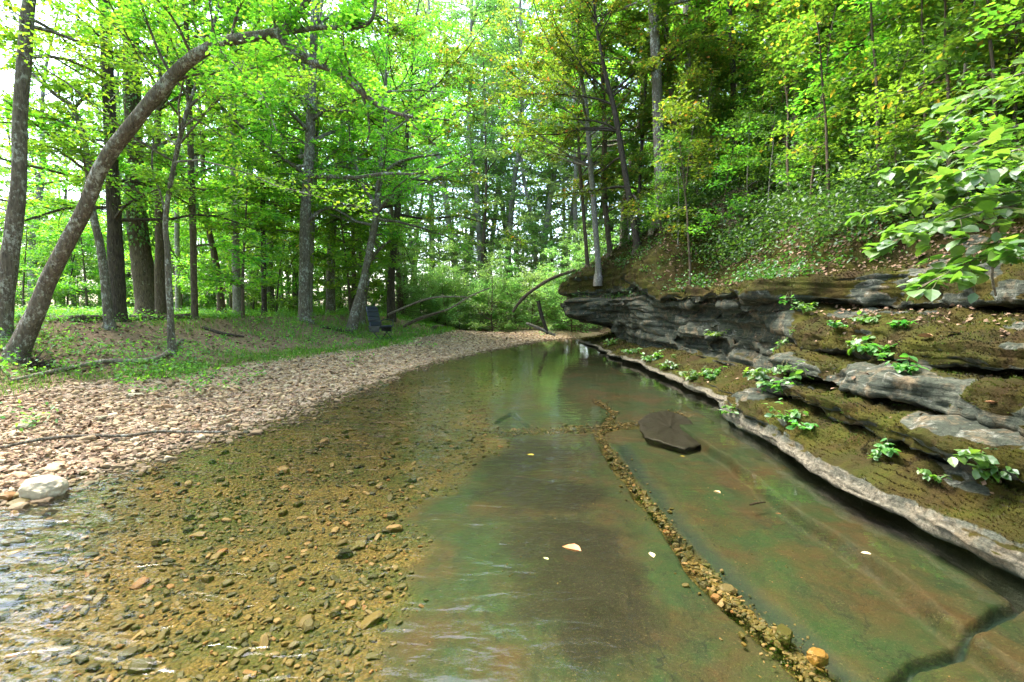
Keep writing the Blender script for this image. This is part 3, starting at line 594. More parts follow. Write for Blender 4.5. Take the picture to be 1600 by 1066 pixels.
hero('tall_tree', 'grey trunk at the left edge rising straight beside the arching tree', 'tree', [(2, 505), (14, 410), (28, 300), (31, 200), (38, 90), (46, 0)], 8.6, [40, 33, 26, 25, 24, 22], bg_, B, 15, 5.2, 22, 3.0, 4200, .075, seed=2, flare=1.3, sides=18, big=True)
hero('tall_tree', 'dark straight trunk just right of the arching tree with a stem leaning against its foot', 'tree', [(186, 492), (181, 400), (175, 260), (168, 100), (162, 0)], 12, [30, 26, 22, 19, 18], bd_, B, 18, 3.6, 30, 3.4, 6500, .09, seed=3)
hero('leaning_tree', 'thin crooked stem leaning left and forking behind the arching trunk', 'tree', [(169, 490), (158, 394), (143, 320), (135, 236), (115, 172), (84, 146), (50, 115)], 11, [17, 14, 13, 11, 10, 8, 6], bg_, B, 0, 3.6, 12, 2.4, 2200, .10, seed=4, branches=[([(115, 172), (126, 158), (142, 145)], 11, [5, 4, 3])])
iv = hero('ivy_covered_tree', 'broad reddish trunk wrapped in dark green ivy', 'tree', [(232, 470), (221, 400), (213, 320), (208, 200), (205, 60)], 15, [44, 36, 32, 28, 26], bb, B, 18, 4.5, 26, 3.6, 5000, .12, seed=5, flare=1.35)
rng = np.random.default_rng(55); t = rng.uniform(.12, 1, 3200); t = t * 1.0
ipx = np.array([(224, 420), (213, 320), (208, 200), (205, 60)]); ip = np.array([PD(u, v, 15) for u, v in ipx]); tt_ = t * 2.999; k_ = tt_.astype(int); f_ = (tt_ - k_)[:, None]
a_ = rng.uniform(0, 6.28, 3200); rad = .36 + .14 * rng.random(3200); pp = ip[k_] * (1 - f_) + ip[k_ + 1] * f_ + np.stack([np.cos(a_) * rad, np.sin(a_) * rad, 0 * a_], 1)
lv = MB(); leaves(lv, pp - np.array(iv.location), .11, rng, .5, yaw=a_ - np.pi / 2, droop=.9); lv.build('ivy', M['leaf_shrub'], iv)
hero('forked_sapling', 'slim forked tree standing at the top of the bare earth bank', 'tree', [(267, 512), (262, 400), (259, 338), (273, 253), (293, 170), (307, 130)], 10, [12, 10, 9, 8, 7, 5], bg_, B, 13, 4.4, 30, 4.6, 8000, .075, seed=6,
     branches=[([(293, 170), (350, 120), (390, 108), (432, 95)], 10, [4, 3.5, 3, 2]), ([(262, 345), (250, 300), (238, 265), (240, 215)], 10, [4, 3, 3, 2])])
hero('slim_tree', 'slim upright trunk right of the forked sapling', 'tree', [(304, 487), (301, 340), (297, 210), (292, 60)], 14, [12, 11, 10, 8], bb, B, 15, 3, 26, 3, 5000, .12, seed=7)
hero('slim_tree', 'pale pinkish slim trunk behind the forked sapling', 'tree', [(278, 472), (276, 320), (273, 200)], 20, [9, 8, 7], bp, B, 16, 4, 22, 3.2, 4000, .14, seed=8)
hero('leaning_tree', 'slim trunk tilting left between the two upright left-bank trunks', 'tree', [(344, 462), (337, 410), (325, 350), (318, 290)], 18, [12, 11, 9, 8], bb, Y, 14, 4, 22, 3, 4200, .14, seed=9)
hero('straight_tree', 'straight light brown trunk in the middle of the left woods', 'tree', [(371, 472), (368, 380), (367, 290), (364, 150)], 18, [15, 13, 12, 10], bp, B, 18, 3.5, 28, 3.4, 5200, .14, seed=10)
hero('slim_tree', 'thin dark trunk halfway between the light brown trunk and the broad lichened one', 'tree', [(413, 478), (411, 360), (409, 200)], 18, [9, 8, 6], bd_, B, 13, 3, 24, 2.8, 4200, .14, seed=11)
hero('straight_tree', 'broad upright trunk with shaggy lichened bark and one low crooked limb', 'tree', [(475, 491), (476, 420), (477, 338), (484, 225), (489, 100), (492, 0)], 17, [19, 18, 17, 15, 13, 12], bg_, B, 19, 5.5, 40, 6.2, 15000, .10, seed=12,
     branches=[([(479, 350), (490, 338), (508, 326), (530, 323), (556, 322)], 17, [7, 6, 5, 4, 2.5])], flare=1.6)
hero('slim_tree', 'pale slim trunk close behind the broad lichened one', 'tree', [(484, 470), (488, 340), (493, 250), (497, 120)], 20, [9, 9, 8, 7], bp, B, 17, 5.5, 30, 5.6, 9000, .11, seed=13)
hero('leaning_tree', 'slender grey tree beside the black chair leaning right with spreading branches', 'tree', [(548, 521), (566, 445), (583, 366), (589, 327)], 18, [15, 12, 11, 10], bg_, B, 12, 4.2, 30, 5.0, 8000, .09, seed=14, flare=1.35,
     branches=[([(589, 330), (580, 310), (569, 293), (560, 270), (549, 231), (545, 190)], 18, [8, 6, 5, 4, 3, 2]), ([(589, 330), (592, 300), (597, 276), (610, 262), (625, 253), (650, 246), (681, 242), (721, 239)], [18, 18, 18, 17.8, 17.6, 17.3, 17, 16.6], [8, 7, 6, 5, 5, 4, 3, 2]),
               ([(590, 330), (602, 318), (614, 307), (635, 297), (653, 290), (685, 278), (720, 266)], [18, 18, 17.8, 17.6, 17.4, 17, 16.6], [7, 6, 5, 4.5, 4, 3, 2])])
hero('leaning_tree', 'thin curved stem close behind the leaning tree by the chair', 'tree', [(568, 482), (574, 440), (582, 402), (610, 376)], 20, [8, 7, 6, 4], bg_, B, 0, 3, 12, 2.4, 1800, .13, seed=15)
# right slope
hero('straight_tree', 'large grey trunk with a mossy foot above the cliff, thickest on the slope', 'tree', [(1033, 340), (1031, 259), (1026, 129), (1020, 0)], 16, [21, 18, 16, 15], bg_, O, 19, 9.0, 34, 5.2, 9000, .105, seed=20, flare=1.6)
hero('slim_tree', 'wavy dark stem just right of the large mossy-footed trunk', 'tree', [(1072, 287), (1057, 216), (1048, 129), (1042, 60), (1040, 0)], 17, [11, 9, 8, 7, 6], bb, O, 14, 9.0, 20, 2.8, 3600, .13, seed=21)
hero('straight_tree', 'pale silvery trunk leaning slightly left on the right slope', 'tree', [(1112, 272), (1096, 205), (1083, 142), (1075, 86), (1072, 0)], 20, [17, 14, 13, 12, 10], bp, O, 19, 9.5, 24, 3.4, 5000, .15, seed=22)
hero('slim_tree', 'very slim pale stem in front of the silvery trunk', 'tree', [(1080, 282), (1079, 200), (1078, 129), (1076, 0)], 18.5, [6, 6, 5, 5], bp, O, 12, 9.5, 14, 2.4, 2400, .14, seed=23)
hero('straight_tree', 'dark straight trunk crossing a leaning one in the middle of the right slope', 'tree', [(1149, 318), (1147, 216), (1144, 86), (1138, 0)], 17, [11, 10, 9, 8], bd_, Y, 16, 9.0, 24, 3, 4600, .13, seed=24)
hero('leaning_tree', 'dark trunk leaning right and crossing behind the straight dark one', 'tree', [(1148, 300), (1163, 142), (1171, 65), (1180, 0)], 18, [13, 12, 12, 10], bd_, Y, 17, 9.5, 24, 3, 4600, .14, seed=25)
hero('slim_tree', 'thin short-looking stem at the cliff end, leftmost on the right side', 'tree', [(917, 402), (906, 259)], 20, [6, 5], bb, O, 12, 5, 20, 4.6, 5500, .10, seed=26)
hero('slim_tree', 'pale mottled stem rising from the cliff edge left of three darker stems', 'tree', [(934, 406), (923, 259), (915, 164), (902, 86), (890, 0)], 19, [9, 8, 7, 6, 5], bp, O, 15, 5, 34, 5.6, 12000, .10, seed=27)
hero('slim_tree', 'brown stem on the cliff edge close to the right of the pale mottled one', 'tree', [(953, 394), (943, 280), (945, 207), (940, 90)], 19.6, [9, 8, 7, 6], bb, O, 14, 5, 24, 4.6, 6500, .10, seed=28)
hero('leaning_tree', 'dark stem leaning left from the cliff top towards the creek', 'tree', [(994, 373), (975, 259), (960, 172), (949, 129), (935, 60)], 17, [11, 9, 8, 7, 5], bd_, O, 13, 5, 30, 4.8, 8500, .10, seed=29)
hero('slim_tree', 'thinnest dark stem between the leaning one and the large mossy-footed trunk', 'tree', [(997, 345), (1002, 240), (1007, 173), (1012, 60)], 18, [5, 5, 4, 4], bd_, O, 10, 6, 14, 2.2, 2400, .13, seed=30)
hero('straight_tree', 'dark trunk high on the right slope above the bare leaf patch', 'tree', [(1250, 215), (1262, 80), (1267, 0)], 20, [15, 13, 12], bd_, Y, 20, 9, 24, 3.4, 4600, .15, seed=31)
hero('slim_tree', 'crooked brown stem between two dark trunks high on the right slope', 'tree', [(1303, 250), (1312, 180), (1323, 108), (1331, 0)], 17, [9, 9, 8, 8], bb, O, 15, 10.5, 20, 3, 3600, .14, seed=32)
hero('straight_tree', 'thick nearly black trunk near the top of the right slope', 'tree', [(1448, 232), (1440, 160), (1422, 65), (1410, 0)], 14, [38, 34, 32, 29], bd_, Y, 18, 10.5, 24, 3.4, 4600, .13, seed=33)
hero('straight_tree', 'smooth pale trunk at the right edge behind the broad-leaved shrub', 'tree', [(1584, 200), (1578, 110), (1571, 0)], 9.5, [22, 21, 20], bp, Y, 16, 9.0, 20, 3, 3600, .11, seed=34)

# generic forest trees: a few built once, then copied with all their parts
def proto(name, seed, H, r, z0, nl, Lmax, nleaf, ls, bark, leaf, up=.2, nsub=6, low=1.0, stuff_sides=8):
    rng = np.random.default_rng(seed); P = [np.array([0, 0, -.4]), np.array([0, 0, .0])]; d = np.array([0, 0, 1.0]); st = H / 9
    for k in range(9): d = d + rng.normal(0, .05, 3) * np.array([1, 1, 0]); d /= np.linalg.norm(d); P.append(P[-1] + d * st)
    Rr = np.concatenate([[r * 1.5, r * 1.3], r * np.linspace(1, .12, 9)]); root = empty(name, (0, 0, -60), '', 'tree'); mb = MB()
    TP, TR = trunk_tube(mb, P, Rr, stuff_sides, 4, .08, seed); mb.build('trunk', bark, root, smooth=True)
    w_, info = crown(rng, TP, TR, z0, nl, Lmax, up, nsub, .0, low); lv = MB(); leaves(lv, sites(rng, info, nleaf), ls, rng, .4, name.startswith('overhang')); lv.merge(w_, 1).build('crown', [leaf, bark], root); return root
PT = {'L': [proto('woodland_tree', 201, 15, .16, 3.0, 40, 3.6, 9500, .135, bb, B), proto('woodland_tree', 202, 13, .12, 2.4, 38, 3.2, 8500, .13, bd_, B, .1), proto('woodland_tree', 203, 17, .2, 4.0, 40, 4.0, 9500, .14, bg_, Y)],
      'R': [proto('slope_tree', 211, 15, .15, 5.0, 38, 3.2, 9500, .135, bd_, Y), proto('slope_tree', 212, 13, .11, 4.2, 36, 3.2, 8500, .13, bb, O), proto('slope_tree', 213, 16, .17, 5.5, 38, 3.6, 9500, .14, bp, Y)],
      'U': [proto('understory_tree', 221, 5.5, .05, .9, 26, 2.2, 5000, .12, bb, B, .05, 6, 1.0, 6), proto('understory_tree', 222, 4.2, .04, .6, 24, 1.9, 4000, .11, bd_, Y, .02, 6, 1.0, 6)],
      'K': [proto('creekside_tree', 231, 24, .19, 1.5, 70, 4.6, 15000, .14, bp, K, .0), proto('creekside_tree', 232, 19, .15, .6, 56, 4.2, 7500, .15, bb, K, -.05), proto('creekside_tree', 233, 8, .08, .3, 44, 3.0, 6000, .12, bb, K, -.05)],
      'A': [proto('overhanging_tree', 251, 15, .15, 4.2, 46, 6.4, 22000, .115, bg_, B, -.05, 7, 1.1), proto('overhanging_tree', 252, 13, .13, 3.6, 44, 6.0, 22000, .11, bb, B, -.08, 7, 1.1), proto('overhanging_tree', 253, 16, .17, 4.6, 46, 6.2, 22000, .115, bd_, O, -.05, 7, 1.1)],
      'Q': [proto('creek_bush', 261, 3.6, .04, .05, 40, 2.2, 6000, .10, bb, M['leaf_pale'], .25, 6, 1.1, 6), proto('creek_bush', 262, 2.8, .035, .05, 36, 1.9, 5000, .095, bb, K, .2, 6, 1.1, 6)],
      'S': [proto('slope_sapling', 241, 3.4, .022, .5, 18, 1.15, 1900, .085, bp, M['leaf_shrub'], .1, 5, 1.0, 6), proto('slope_sapling', 242, 2.6, .018, .3, 16, 1.0, 1500, .08, bb, Y, .1, 5, 1.0, 6), proto('slope_sapling', 243, 4.4, .03, 1.0, 20, 1.4, 2200, .09, bb, O, .1, 5, 1.0, 6)]}
used = set()
def plant(kind, x, y, label, group, rng, s=None, z=None):
    p = PT[kind][rng.integers(len(PT[kind]))]; z = ground(x, y) if z is None else z; s = rng.uniform(.82, 1.2) if s is None else s
    if p.name in used: return dup(p, (x, y, z), rng.uniform(0, 6.28), s, label, group)
    used.add(p.name); p.location = (x, y, z); p.rotation_euler.z = rng.uniform(0, 6.28); p.scale = (s, s, s); p['label'] = label; p['group'] = group; return p
def spread(n, fx, rng, mind, taken, tries=6000):
    out = []
    for _ in range(tries):
        p = fx(rng)
        if p is None: continue
        if all((p[0] - q[0])**2 + (p[1] - q[1])**2 > mind * mind for q in taken): taken.append(p); out.append(p)
        if len(out) >= n: break
    return out
rng = np.random.default_rng(77); taken = [tuple(o.location[:2]) for o in C.objects if o.type == 'EMPTY' and o.location.z > -50]
def fL(r):
    y = r.uniform(17, 44); x = r.uniform(-1.25 * y, -.12 * y - 3.0)
    if x > -5 and y < 30: return None
    if x < -.62 * y and y < 30: return None
    return (x, y)
for x, y in spread(46, fL, rng, 1.7, taken): plant('L', x, y, 'slender tree deep in the woods behind the left bank', 'slender trees deep in the left-bank woods', rng)
def fLn(r):
    y = r.uniform(5, 16); x = r.uniform(-1.5 * y - 3, -.95 * y - 2); return (x, y)
for x, y in spread(3, fLn, rng, 2.4, taken): plant('L', x, y, 'leafy tree at the far left edge of the meadow', 'leafy trees at the far left edge', rng)
def fU(r):
    y = r.uniform(15, 36); x = r.uniform(-1.05 * y, -.1 * y - 4.5); return (x, y) if x > -.7 * y or y > 24 else None
for x, y in spread(48, fU, rng, 1.5, taken): plant('U', x, y, 'small leafy understory tree among the left-bank trunks', 'understory trees among the left-bank trunks', rng)
def fR(r):
    y = r.uniform(13.5, 44); x = r.uniform(6.8, .95 * y + 6); return (x, y) if x < 34 else None
for x, y in spread(56, fR, rng, 1.8, taken): plant('R', x, y, 'tree further up the wooded slope on the right', 'trees further up the right slope', rng)
for x, y in spread(14, lambda r: (lambda y: (y * r.uniform(.56, .92), y))(r.uniform(11.5, 20)), rng, 1.0, taken):
    p = dup(PT['R'][1], (x, y, ground(x, y)), x * 7, rng.uniform(.8, 1.05), 'slim trunk rising through the saplings on the right slope', 'slim trunks among the right-slope saplings')
def fK(r):
    y = r.uniform(35, 46); x = r.uniform(-.2 * y - 1, .22 * y); return (x, y)
for x, y in spread(20, fK, rng, 2.2, taken): plant('K', x, y, 'pale green leafy tree closing the view at the bend of the creek', 'pale green trees at the creek bend', rng)
for x, y in ((-3.6, 36), (-.8, 37.5), (-6.2, 38.5), (1.6, 36.5), (-2.4, 41), (3.8, 38), (-8.2, 36.5), (-1.9, 35.2), (.4, 40.5), (-4.6, 43)):
    p = dup(PT['K'][0], (x, y, ground(x, y)), x * 3, 1.28, 'pale green leafy tree closing the view at the bend of the creek', 'pale green trees at the creek bend'); taken.append((x, y))
for x, y, lab in ((-5.6, 22.5, 'tree behind the leaning chair-side tree spreading its crown over the gravel bar'), (-8.6, 20, 'tree between the broad lichened trunk and the chair with a wide high crown'),
                  (4.9, 21.5, 'tree on the far cliff top spreading its crown over the creek'),
                  (-10.5, 14.5, 'tree left of the broad lichened trunk with low bright sprays'),
                  (-8.5, 26, 'tree in the grass behind the three fallen limbs')):
    plant('A', x, y, lab, None, rng, 1.0); taken.append((x, y))
for x, y in ((-13.5, .5), (-9.5, -5), (-2.5, -8), (8.6, 6.2), (9.6, 8.2), (7.6, 3.5), (7.4, -1.5), (3.5, -7.5)):
    plant('A', x, y, 'added tree beside the viewer, its crown put in to shade the near water', 'added shade trees beside the viewer', rng, 1.0); taken.append((x, y))  # extra crowns around the camera, added to shade the creek
for x, y in spread(30, lambda r: (r.uniform(-22, 22), r.uniform(-26, -7)), rng, 2.6, taken) + spread(9, lambda r: (r.uniform(9, 16), r.uniform(-7, 6)), rng, 2.4, taken) + spread(8, lambda r: (r.uniform(-20, -11), r.uniform(-7, 4)), rng, 2.6, taken):
    plant('L' if x < 0 else 'R', x, y, 'unseen woodland tree added behind the viewer for shade', 'unseen woodland trees added behind the viewer', rng)  # out-of-view woodland added to close off the open sky
for x, y, q in ((-4.6, 30.5, .55), (-2.8, 32, .7), (-.6, 30.2, .6), (1.3, 31.5, .75), (3.2, 29.5, .6), (4.6, 31.5, .8), (-6.8, 31, .7), (.3, 33.5, .9), (2.6, 33, .9), (-4.3, 33.6, .9), (5.4, 27.6, .6)):
    dup(PT['K'][2], (x, y, ground(x, y)), y * 5, q, 'small pale green tree in front of the tall ones at the creek bend', 'small pale trees at the creek bend'); taken.append((x, y))
def fQ(r):
    y = r.uniform(26, 33); x = r.uniform(-6.5, 5.5); return (x, y) if y > 27.3 or x > 1.5 else None
for x, y in spread(26, fQ, rng, .9, taken): plant('Q', x, y, 'low pale green bush closing the far end of the creek', 'bushes at the far end of the creek', rng)
def fS(r):
    y = 4.2 + 18 * r.random() ** 1.4; x = r.uniform(5.2 if y < 12 else 4.5, .95 * y + 5.5)
    if y < 12 and x < 5.7: return None
    return (x, y) if x < 15 else None
for x, y in spread(230, fS, rng, .5, taken): plant('S', x, y, 'leafy sapling on the right slope above the ledge', 'leafy saplings on the right slope', rng)

# far woods: one mass of trunks and leaves beyond the trees one can tell apart
rng = np.random.default_rng(5); lv = MB(); wd = MB(); n = 170000; a = rng.uniform(-1.05, 1.05, n); dd = rng.uniform(46, 85, n); x = np.sin(a) * dd; y = np.cos(a) * dd
gz = np.where(x > 6, np.interp(x, [4, 7.5, 8, 13, 17, 25, 45, 90], [0, 1.8, 2.1, 4.2, 6, 9, 14, 20]), 1.3); zz = gz + 33 * rng.random(n) ** .95
cl = fbm(np.stack([x * .22, y * .22, zz * .3], 1), 3); keep = (cl > -.20) & ~((a < -.62) & (zz > 10)); P = np.stack([x, y, zz], 1)[keep]
leaves(lv, P, .50, rng, .5); fw = lv.build('far_woods', M['leaf_far']); tag(fw, 'mass of pale green woods in the far distance', 'far woods', kind='stuff')
m = 110; a = rng.uniform(-1.0, .95, m); dd = rng.uniform(44, 70, m); x = np.sin(a) * dd; y = np.cos(a) * dd; gz = np.where(x > 6, np.interp(x, [4, 7.5, 13, 17, 25, 45, 90], [0, 1.8, 4.2, 6, 9, 14, 20]), 1.2) - .3
h = rng.uniform(9, 15, m); tubes(wd, np.stack([np.stack([x, y, gz], 1), np.stack([x + rng.normal(0, .3, m), y, gz + h * .5], 1), np.stack([x + rng.normal(0, .6, m), y, gz + h], 1)], 1), rng.uniform(.1, .2, m)[:, None] * np.array([1, .8, .4])[None], 6, (1, .1, .1))
tag(wd.build('far_trunks', bp), 'slim pale trunks inside the far woods', 'far trunks', kind='stuff')

# ------------------------------------------------------------------ stones
def ico(sub):
    t = (1 + 5 ** .5) / 2; V = [(-1, t, 0), (1, t, 0), (-1, -t, 0), (1, -t, 0), (0, -1, t), (0, 1, t), (0, -1, -t), (0, 1, -t), (t, 0, -1), (t, 0, 1), (-t, 0, -1), (-t, 0, 1)]
    F = [(0,11,5),(0,5,1),(0,1,7),(0,7,10),(0,10,11),(1,5,9),(5,11,4),(11,10,2),(10,7,6),(7,1,8),(3,9,4),(3,4,2),(3,2,6),(3,6,8),(3,8,9),(4,9,5),(2,4,11),(6,2,10),(8,6,7),(9,8,1)]
    V = [np.array(v) / np.linalg.norm(v) for v in V]
    for _ in range(sub):
        c = {}; nf = []
        def mid(a, b):
            k = (min(a, b), max(a, b))
            if k not in c: m = V[a] + V[b]; V.append(m / np.linalg.norm(m)); c[k] = len(V) - 1
            return c[k]
        for a, b, d in F: x, y, z = mid(a, b), mid(b, d), mid(d, a); nf += [(a, x, z), (b, y, x), (d, z, y), (x, y, z)]
        F = nf
    return np.array(V), np.array(F)
I0, I1, I3 = ico(0), ico(1), ico(3)
def stones(mb, P, size, rng, flat=.45, fine=False, colour=None):
    tv0, tf = I1 if fine else I0; n = len(P); g = rng.integers(0, 8, n); c = rng.random(n) if colour is None else colour
    for k in range(8):
        tv = tv0 * (1 + .25 * fbm(tv0 * 1.3 + k * 9.1, 2)[:, None])
        cut = np.array([.7, .62, .75]); tv = np.clip(tv, -cut, cut)         # worn flat faces
        m = g == k; q = m.sum(); rot = rots(rng.uniform(0, 6.28, q), rng.normal(0, .25, q), rng.normal(0, .25, q))
        sc = size[m][:, None] * np.stack([rng.uniform(.8, 1.5, q), rng.uniform(.6, 1.0, q), flat * rng.uniform(.6, 1.5, q)], 1)
        stamp(mb, tv, tf, P[m], rot, sc, c[m])
def logy(n, a, b, rng): return np.exp(rng.uniform(math.log(a), math.log(b), n))
rng = np.random.default_rng(11)
mb = MB(); n = 60000; y = logy(n, 2.6, 27.5, rng); x = rng.uniform(-9, 3.5, n); xs, xg = left_geo(x, y)
k = (x < xs + .35) & (x > xg - .5 * rng.random(n)) & (np.abs(x) < 1.12 * y + .6) & ((x > xg + .3) | (rng.random(n) < .45)); x, y = x[k], y[k]
sz = np.minimum(.021 * np.exp(rng.normal(0, .50, len(x))) + .0010 * y, .085); z = HL(x, y) + sz * .12
near = y < 8; P = np.stack([x, y, z], 1)
stones(mb, P[near], sz[near], rng, .42, True); stones(mb, P[~near], sz[~near], rng, .42, False)
tag(mb.build('gravel', M['pebble']), 'loose tan and pinkish flat pebbles covering the gravel bar', 'gravel', kind='stuff')
mb = MB(); n = 52000; y = logy(n, 1.25, 15, rng); x = rng.uniform(-7.5, 3, n); xs, xg = left_geo(x, y); sl, cr, dk, ed = bed_masks(x, y)
k = (x > xs - .1) & (np.abs(x) < 1.12 * y + .5) & ((rng.random(n) > sl * 1.06) | (cr > .5)); x, y, cr_, sl_ = x[k], y[k], cr[k], sl[k]
k = rng.random(len(x)) < np.where(sl_ > .35, 1.0, .72); x, y, sl_ = x[k], y[k], sl_[k]
sz = np.clip(.013 * np.exp(rng.normal(0, .62, len(x))) + .0006 * y, .006, .075); z = np.interp(0, [0, 1], [0, 0]) + HL(x, y)
z = np.where(sl_ > .3, np.minimum(z, -.28), z) + sz * .15; P = np.stack([x, y, z], 1); near = (y < 4.5) & (sz > .012)
# extra stones packed into the joint of the bedrock
tq = rng.uniform(0, len(CR_MAIN) - 1.001, 2600); kq = tq.astype(int); cp_ = CR_MAIN[kq] + (CR_MAIN[kq + 1] - CR_MAIN[kq]) * (tq - kq)[:, None] + rng.normal(0, .022, (2600, 2)) * np.exp(rng.normal(0, .55, (2600, 1)))
tq2 = rng.uniform(0, len(CR_T) - 1.001, 1500); kq2 = tq2.astype(int); cp2 = CR_T[kq2] + (CR_T[kq2 + 1] - CR_T[kq2]) * (tq2 - kq2)[:, None] + rng.normal(0, .09, (1500, 2))
cp3 = np.vstack([cp_, cp2]); kk_ = fbm(np.column_stack([cp3 * 2.6, np.zeros(len(cp3))]), 3) + .35 * rng.random(len(cp3)) > -.02; cp3 = cp3[kk_]; cp3 = np.vstack([cp3, cp3[::12] + rng.normal(0, .11, cp3[::12].shape)]); cz = np.clip(.012 * np.exp(rng.normal(-.25, .6, len(cp3))), .004, .026)
stones(mb, P[near], sz[near], rng, .5, True); stones(mb, P[~near], sz[~near], rng, .5, False)
stones(mb, np.column_stack([cp3, -.325 + cz * .3]), cz, rng, .55, True, .3 + .6 * rng.random(len(cp3)))
nb_ = 2600; yy = logy(nb_, 1.3, 7, rng); xx = rng.uniform(-1.5, 2.7, nb_); s_l, c_r, d_k, e_d = bed_masks(xx, yy); kk_ = (s_l > .6) & (fbm(np.stack([xx * 1.5, yy * 1.5, 0 * xx], 1), 3) > -.02); xx, yy = xx[kk_], yy[kk_]
zz_ = -.225 - .045 * (xx < np.interp(yy, CR_EDGE[::-1][np.argsort(CR_EDGE[::-1, 1]), 1] if False else np.sort(CR_EDGE[:, 1]), CR_EDGE[np.argsort(CR_EDGE[:, 1]), 0]))
stones(mb, np.stack([xx, yy, zz_ + .002], 1), .003 + .006 * rng.random(len(xx)) ** 2, rng, .5, False)
tag(mb.build('creek_gravel', M['wet_pebble']), 'amber and olive pebbles lying on the creek bed under water', 'creek gravel', kind='stuff')

# what a photo pixel hits on the left ground or on the cliff
def on_left(u, v, z0=.3):
    z = z0
    for _ in range(40): p = PZ(u, v, min(z, 1.5)); z = .6 * z + .4 * hl1(p[0], p[1])
    p = PZ(u, v, min(z, 1.5)); p[2] = hl1(p[0], p[1]); return p
rel = CV - np.array([0, 0, CAM_H]); fw_ = rel[:, 1] * cp - rel[:, 2] * sp; fw_s = np.where(fw_ > .3, fw_, 1e9)
CU = 800 + FPX * rel[:, 0] / fw_s; CVv = 533 - FPX * (rel[:, 1] * sp + rel[:, 2] * cp) / fw_s; CU[fw_ <= .3] = -9e9
def on_cliff(u, v):
    m = np.where((np.abs(CU - u) < 7) & (np.abs(CVv - v) < 7) & (rel[:, 2] > -CAM_H - .05))[0]
    if len(m) == 0: return PD(u, v, 8)
    return CV[m[np.argmin(fw_[m])]].copy()

def rock(name, label, P, size, mat, seed, cat='rock', flat=.6, rz=0.0):
    tv = I3[0] * (1 + .30 * fbm(I3[0] * 1.1 + seed * 5.3, 3)[:, None]); c = np.array([.9, .84, .8]); tv = np.clip(tv * (1 + .22 * np.abs(fbm(I3[0] * 2.2 + seed * 2.1, 2))[:, None]), -c, c) * (1 + .06 * fbm(I3[0] * 5 + seed, 3)[:, None])
    mb = MB(); mb.add(tv * np.array(size), I3[1], RNG.random()); o = mb.build(name, mat, smooth=False); o.location = P; o.rotation_euler = (.1, .08, rz); return tag(o, label, cat)
M['pale_rock'] = stone_mat("pale_rock", [(0, (.40, .34, .24)), (1, (.42, .36, .26))]); M['amber_rock'] = stone_mat("amber_rock", [(0, (.20, .11, .02)), (1, (.22, .12, .025))], .5)
M['green_rock'] = stone_mat("green_rock", [(0, (.24, .22, .14)), (1, (.26, .24, .15))])
p = PZ(66, 772, .02); rock('boulder', 'pale cream boulder sitting at the left water edge', p + np.array([0, .03, .02]), (.15, .13, .125), M['pale_rock'], 3)
for (u, v, sx, lab, m_, sd_) in ((38, 668, .12, 'flat greenish rock half sunk in the gravel at the far left', 'green_rock', 5), (272, 664, .085, 'reddish tan stone beside the thin stick near the water', 'pebble', 8), (160, 655, .09, 'grey green flat stone in the gravel above the thin stick', 'green_rock', 9),
                                 (345, 653, .07, 'pale stone close to the water in the middle of the gravel bar', 'pale_rock', 10), (85, 735, .11, 'tan slab stone just behind the pale boulder', 'pebble', 12), (210, 620, .12, 'broad buff stone in the bright part of the gravel bar', 'pale_rock', 14)):
    p = on_left(u, v); rock('rock', lab, p + np.array([0, 0, .01]), (sx, sx * .75, sx * .4), M[m_], sd_, rz=sd_)
p = PZ(1278, 1028, -.24); rock('rock', 'amber stone wedged in the gravel joint at the bottom of the picture', p, (.055, .042, .04), M['amber_rock'], 21, rz=.4)
p = PZ(1225, 992, -.25); rock('rock', 'dark olive stone in the gravel joint above the amber stone', p, (.07, .045, .035), M['wet_pebble'], 23, rz=.9)
# dark flat slab breaking the water
ol = np.array([PZ(u, v, -.18)[:2] for u, v in ((998, 658), (1015, 645), (1042, 639), (1076, 650), (1099, 672), (1097, 690), (1072, 697), (1045, 692), (1006, 682))]); ol = np.vstack([ol, ol[:1]]); ol = np.vstack([ol[k] + (ol[k + 1] - ol[k]) * (np.arange(9) / 9)[:, None] for k in range(len(ol) - 1)]); ol = ol + .06 * np.stack([fbm(np.column_stack([ol * 3.1, np.full(len(ol), q)]), 4) for q in (3., 8.)], 1)
c0 = ol.mean(0); mb = MB(); rings = []
for f, z in ((.9, -.30), (.96, -.26), (.99, -.23), (1.0, -.215), (.985, -.205), (.95, -.20), (.86, -.196), (.7, -.193), (.5, -.19), (.28, -.19), (.04, -.19)):
    q = c0 + (ol - c0) * f; zz = z + .030 * fbm(np.column_stack([q * 9, np.full(len(q), z * 20)]), 3) + (q[:, 0] - c0[0]) * -.05 + (c0[1] - q[:, 1]) * -.02
    rings.append(np.column_stack([q + .018 * fbm(np.column_stack([q * 11, np.full(len(q), z * 9)]), 2)[:, None], zz]))
nr = len(ol); i, j = np.meshgrid(np.arange(len(rings) - 1), np.arange(nr), indexing='ij'); mb.add(np.vstack(rings), np.stack([i * nr + j, i * nr + (j + 1) % nr, (i + 1) * nr + (j + 1) % nr, (i + 1) * nr + j], -1).reshape(-1, 4))
M['slab_rock'] = stone_mat("slab_rock", [(0, (.011, .010, .006)), (1, (.013, .012, .007))], .6)
tag(mb.build('flat_rock', M['slab_rock'], smooth=True), 'dark brown flat slab lying in the water near the right ledge', 'rock')

